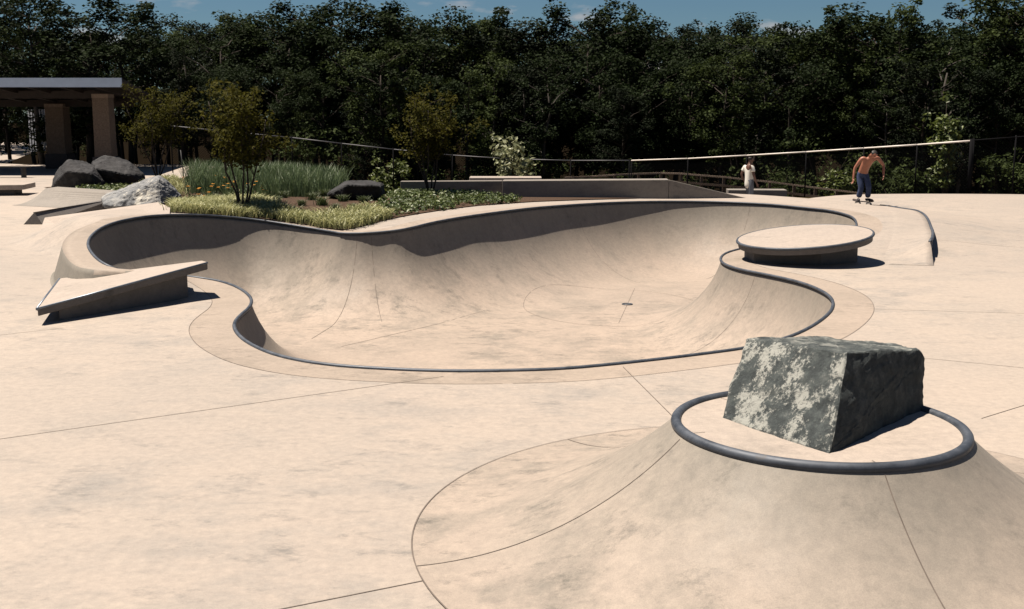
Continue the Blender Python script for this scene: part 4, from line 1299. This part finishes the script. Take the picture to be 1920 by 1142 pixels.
# ------------------------------------------------------------------ people
M['skin'] = plain('sunburnt_skin', (0.24, 0.095, 0.058), 0.5, 0, .12, 6)
M['skin_dark'] = plain('brown_skin', (0.10, 0.05, 0.035), 0.5, 0, .12, 6)
M['jeans'] = plain('blue_denim', (0.030, 0.042, 0.085), 0.9, 0, .3, 14, .2)
M['grey_denim'] = plain('grey_shorts', (0.10, 0.11, 0.13), 0.9, 0, .2, 10, .2)
M['shirt'] = plain('white_cotton', (0.55, 0.53, 0.48), 0.85, 0, .05, 5, .2)
M['shoe'] = plain('dark_shoe', (0.018, 0.016, 0.02), 0.7)
M['hair'] = plain('dark_hair', (0.010, 0.007, 0.006), 0.6)
M['board'] = plain('board_deck', (0.03, 0.022, 0.02), 0.8)
M['wheel'] = plain('board_wheel', (0.35, 0.33, 0.28), 0.5)

def skin_obj(name, verts, edges, mat, parent, root_i=0):
    bm = bmesh.new(); lay = bm.verts.layers.skin.verify()
    vs_ = [bm.verts.new(v[:3]) for v in verts]
    bm.verts.ensure_lookup_table()
    for a, b in edges: bm.edges.new((vs_[a], vs_[b]))
    for i, v in enumerate(verts):
        r = v[3]; vs_[i][lay].radius = r if hasattr(r, '__len__') else (r, r)
        vs_[i][lay].use_root = (i == root_i)
    me = bpy.data.meshes.new(name); bm.to_mesh(me); bm.free()
    o = link(name, me, mat, parent)
    m = o.modifiers.new('skin', 'SKIN'); m.use_smooth_shade = True; m.branch_smoothing = 0.5
    s = o.modifiers.new('sub', 'SUBSURF'); s.levels = 2; s.render_levels = 2
    return o

def hand(verts, edges, wrist, hand_v, dirv, sidev):
    """palm and five bent fingers hung on joint `wrist`"""
    w = Vector(verts[wrist][:3]); d = Vector(dirv).normalized(); s = Vector(sidev).normalized()
    palm = len(verts); p = w + d * .07; verts.append((*p, .030)); edges.append((wrist, palm))
    bend = d.cross(s)
    for k, (off, L) in enumerate(((-.030, .062), (-.010, .075), (.010, .078), (.030, .070))):
        a = p + d * .035 + s * off; b = a + d * L * .5 + bend * .012; c = b + d * L * .4 + bend * .03
        i = len(verts); verts += [(*a, .0095), (*b, .0085), (*c, .007)]
        edges += [(palm, i), (i, i + 1), (i + 1, i + 2)]
    a = w + d * .05 + s * .045; b = a + d * .035 + s * .02 + bend * .01
    i = len(verts); verts += [(*a, .011), (*b, .009)]; edges += [(palm, i), (i, i + 1)]

def person(loc, rz, J, mats, label, extra):
    r = empty('person', loc, rz)
    tk = .72 if 'shirt' in mats else 1.14
    v = [(*J['pelvis'], (.15 * tk, .11 * tk)), (*J['waist'], (.145 * tk, .10 * tk)), (*J['chest'], (.165 * tk, .115 * tk)), (*J['neckbase'], (.075, .07)), (*J['neck'], .058), (*J['head'], (.082, .095)), (*J['crown'], (.072, .085))]
    e = [(0, 1), (1, 2), (2, 3), (3, 4), (4, 5), (5, 6)]
    for sd in ('l', 'r'):
        i = len(v)
        v += [(*J['sh' + sd], .062), (*J['el' + sd], .042), (*J['wr' + sd], .030)]
        e += [(2, i), (i, i + 1), (i + 1, i + 2)]
        hand(v, e, i + 2, None, Vector(J['wr' + sd]) - Vector(J['el' + sd]), J['side' + sd])
        i = len(v)
        v += [(*J['hip' + sd], .088), (*J['kn' + sd], .056), (*J['an' + sd], .038)]
        e += [(0, i), (i, i + 1), (i + 1, i + 2)]
    skin_obj('body', v, e, mats['skin'], r)
    # trousers
    fl = extra.get('flare', .07)
    v = [(*J['pelvis'], (.165, .125)), (*(Vector(J['pelvis']).lerp(Vector(J['waist']), .75)), (.155, .115))]; e = [(0, 1)]
    for sd in ('l', 'r'):
        i = len(v); kn, an = Vector(J['kn' + sd]), Vector(J['an' + sd])
        end = kn.lerp(an, extra.get('length', .93))
        v += [(*J['hip' + sd], .112), (*(Vector(J['hip' + sd]).lerp(kn, .55)), .096), (*kn, .082), (*kn.lerp(end, .5), .078), (*end, fl)]
        e += [(0, i), (i, i + 1), (i + 1, i + 2), (i + 2, i + 3), (i + 3, i + 4)]
    skin_obj('trousers', v, e, mats['legs'], r)
    if 'shirt' in mats:
        lo = Vector(J['pelvis']).lerp(Vector(J['waist']), -1.5)
        v = [(*J['chest'], (.165, .155)), (*J['waist'], (.155, .148)), (*lo, (.168, .158)), (*(Vector(J['chest']).lerp(Vector(J['neckbase']), .75)), (.10, .09))]
        e = [(0, 1), (1, 2), (0, 3)]
        for sd in ('l', 'r'):
            i = len(v); a, b = Vector(J['sh' + sd]), Vector(J['el' + sd])
            v += [(*a, .085), (*a.lerp(b, .45), .078), (*a.lerp(b, .62), .076)]; e += [(0, i), (i, i + 1), (i + 1, i + 2)]
        skin_obj('shirt', v, e, mats['shirt'], r)
    # shoes
    for sd in ('l', 'r'):
        an = Vector(J['an' + sd]); t = Vector(J['toe' + sd])
        v = [(*(an + Vector((0, 0, -.03))), .045), (*(an + (t * -.06) + Vector((0, 0, -.055))), .04), (*(an + t * .08 + Vector((0, 0, -.055))), .045), (*(an + t * .17 + Vector((0, 0, -.065))), .034)]
        skin_obj('shoe', v, [(0, 1), (0, 2), (2, 3)], mats['shoe'], r)
    # hair, ears, nose
    h, c = Vector(J['head']), Vector(J['crown']); f = Vector(J['face'])
    v = [(*(c + f * -.02 + Vector((0, 0, .012))), .088), (*(c.lerp(h, .55) - f * .035), .092), (*(h - f * .055 + Vector((0, 0, -.02))), .062)]
    skin_obj('hair', v, [(0, 1), (1, 2)], mats['hair'], r)
    sd_ = f.cross(Vector((0, 0, 1))).normalized()
    mid = h.lerp(c, .15)
    v = [(*(mid + f * .075), .018), (*(mid + f * .108 - (c - h).normalized() * .02), .014)]
    skin_obj('nose', v, [(0, 1)], mats['skin'], r)
    for sg in (-1, 1):
        q = mid + sd_ * sg * .085
        skin_obj('ear', [(*(q + (c - h).normalized() * .02), .016), (*(q - (c - h).normalized() * .02), .012)], [(0, 1)], mats['skin'], r)
        q = mid + f * .083 + sd_ * sg * .033 + (c - h).normalized() * .02
        skin_obj('eye', [(*q, .010), (*(q + sd_ * .006), .009)], [(0, 1)], mats['hair'], r)
    tag(r, label, 'person')
    return r

sk = U(1618, 384, 0.0); zg = dz(sk.x, sk.y); sk = U(1618, 384, zg)
BD = 0.10
J = dict(pelvis=(-.05, .06, .86), waist=(-.02, -.04, 1.03), chest=(.05, -.22, 1.24), neckbase=(.08, -.33, 1.35), neck=(.09, -.39, 1.39), head=(.09, -.47, 1.39), crown=(.09, -.54, 1.46), face=(0, -.80, -.58),
         shl=(-.17, -.24, 1.30), ell=(-.34, -.20, 1.02), wrl=(-.38, -.26, .76), sidel=(.2, -1, 0),
         shr=(.26, -.24, 1.32), elr=(.47, -.16, 1.10), wrr=(.44, -.28, .86), sider=(-.2, -1, 0),
         hipl=(-.14, .06, .80), knl=(-.08, -.05, .48), anl=(-.13, .02, BD + .09), toel=(-.2, -.98, 0),
         hipr=(.05, .05, .80), knr=(.10, -.12, .50), anr=(.12, .0, BD + .09), toer=(.75, -.65, 0))
person(sk, 0, J, dict(skin=M['skin'], legs=M['jeans'], shoe=M['shoe'], hair=M['hair']),
       'shirtless person in blue jeans riding a skateboard, arms out, head bent forward', dict(flare=.095, length=1.0))
root = empty('skateboard', sk, R(-66))
tag(root, 'dark skateboard under the shirtless rider\'s feet', 'skateboard')
vs_, fs_ = [], []
for k in range(13):
    t = k / 12; x = -.40 + .80 * t
    w = .10 * math.sqrt(max(.05, 1 - max(0, abs(x) - .30) ** 2 / .0105)); z = .085 + max(0, abs(x) - .26) * .35
    for yy, zz_ in ((-w, z), (w, z), (w, z + .012), (-w, z + .012)): vs_.append((x, yy, zz_))
for k in range(12):
    a, b = 4 * k, 4 * k + 4
    for j in range(4): fs_.append((a + j, b + j, b + (j + 1) % 4, a + (j + 1) % 4))
fs_ += [(3, 2, 1, 0), (48, 49, 50, 51)]
MB().add(vs_, fs_).build('board_deck', M['board'], root)
for x in (-.22, .22):
    MB().box((x, 0, .062), (.05, .14, .03)).build('truck', M['steel_edge'], root)
    for y in (-.085, .085):
        MB().tube([(x, y - .016, .027), (x, y + .016, .027)], .027, 12).build('wheel', M['wheel'], root)

wp = at(1404, 360, 36.4)
gzz = at(1404, 290, 36.4).z - 1.80
J = dict(pelvis=(0, 0, .95), waist=(.0, 0, 1.12), chest=(-.02, 0, 1.34), neckbase=(.0, 0, 1.50), neck=(.02, 0, 1.55), head=(.05, 0, 1.62), crown=(.05, 0, 1.71), face=(1, 0, -.1),
         shl=(-.04, .19, 1.43), ell=(-.14, .25, 1.15), wrl=(.0, .24, .92), sidel=(1, 0, .2),
         shr=(-.03, -.19, 1.43), elr=(-.01, -.27, 1.14), wrr=(.10, -.27, .90), sider=(1, 0, .2),
         hipl=(0, .1, .92), knl=(.10, .1, .5), anl=(.02, .1, .09), toel=(1, .1, 0),
         hipr=(0, -.1, .92), knr=(.02, -.1, .5), anr=(-.16, -.1, .10), toer=(1, -.1, 0))
person((wp.x, wp.y, gzz), R(22), J, dict(skin=M['skin_dark'], legs=M['grey_denim'], shirt=M['shirt'], shoe=M['shoe'], hair=M['hair']),
       'dark-haired person in a white T-shirt and grey trousers facing right beyond the bowl', dict(flare=.10, length=.95))
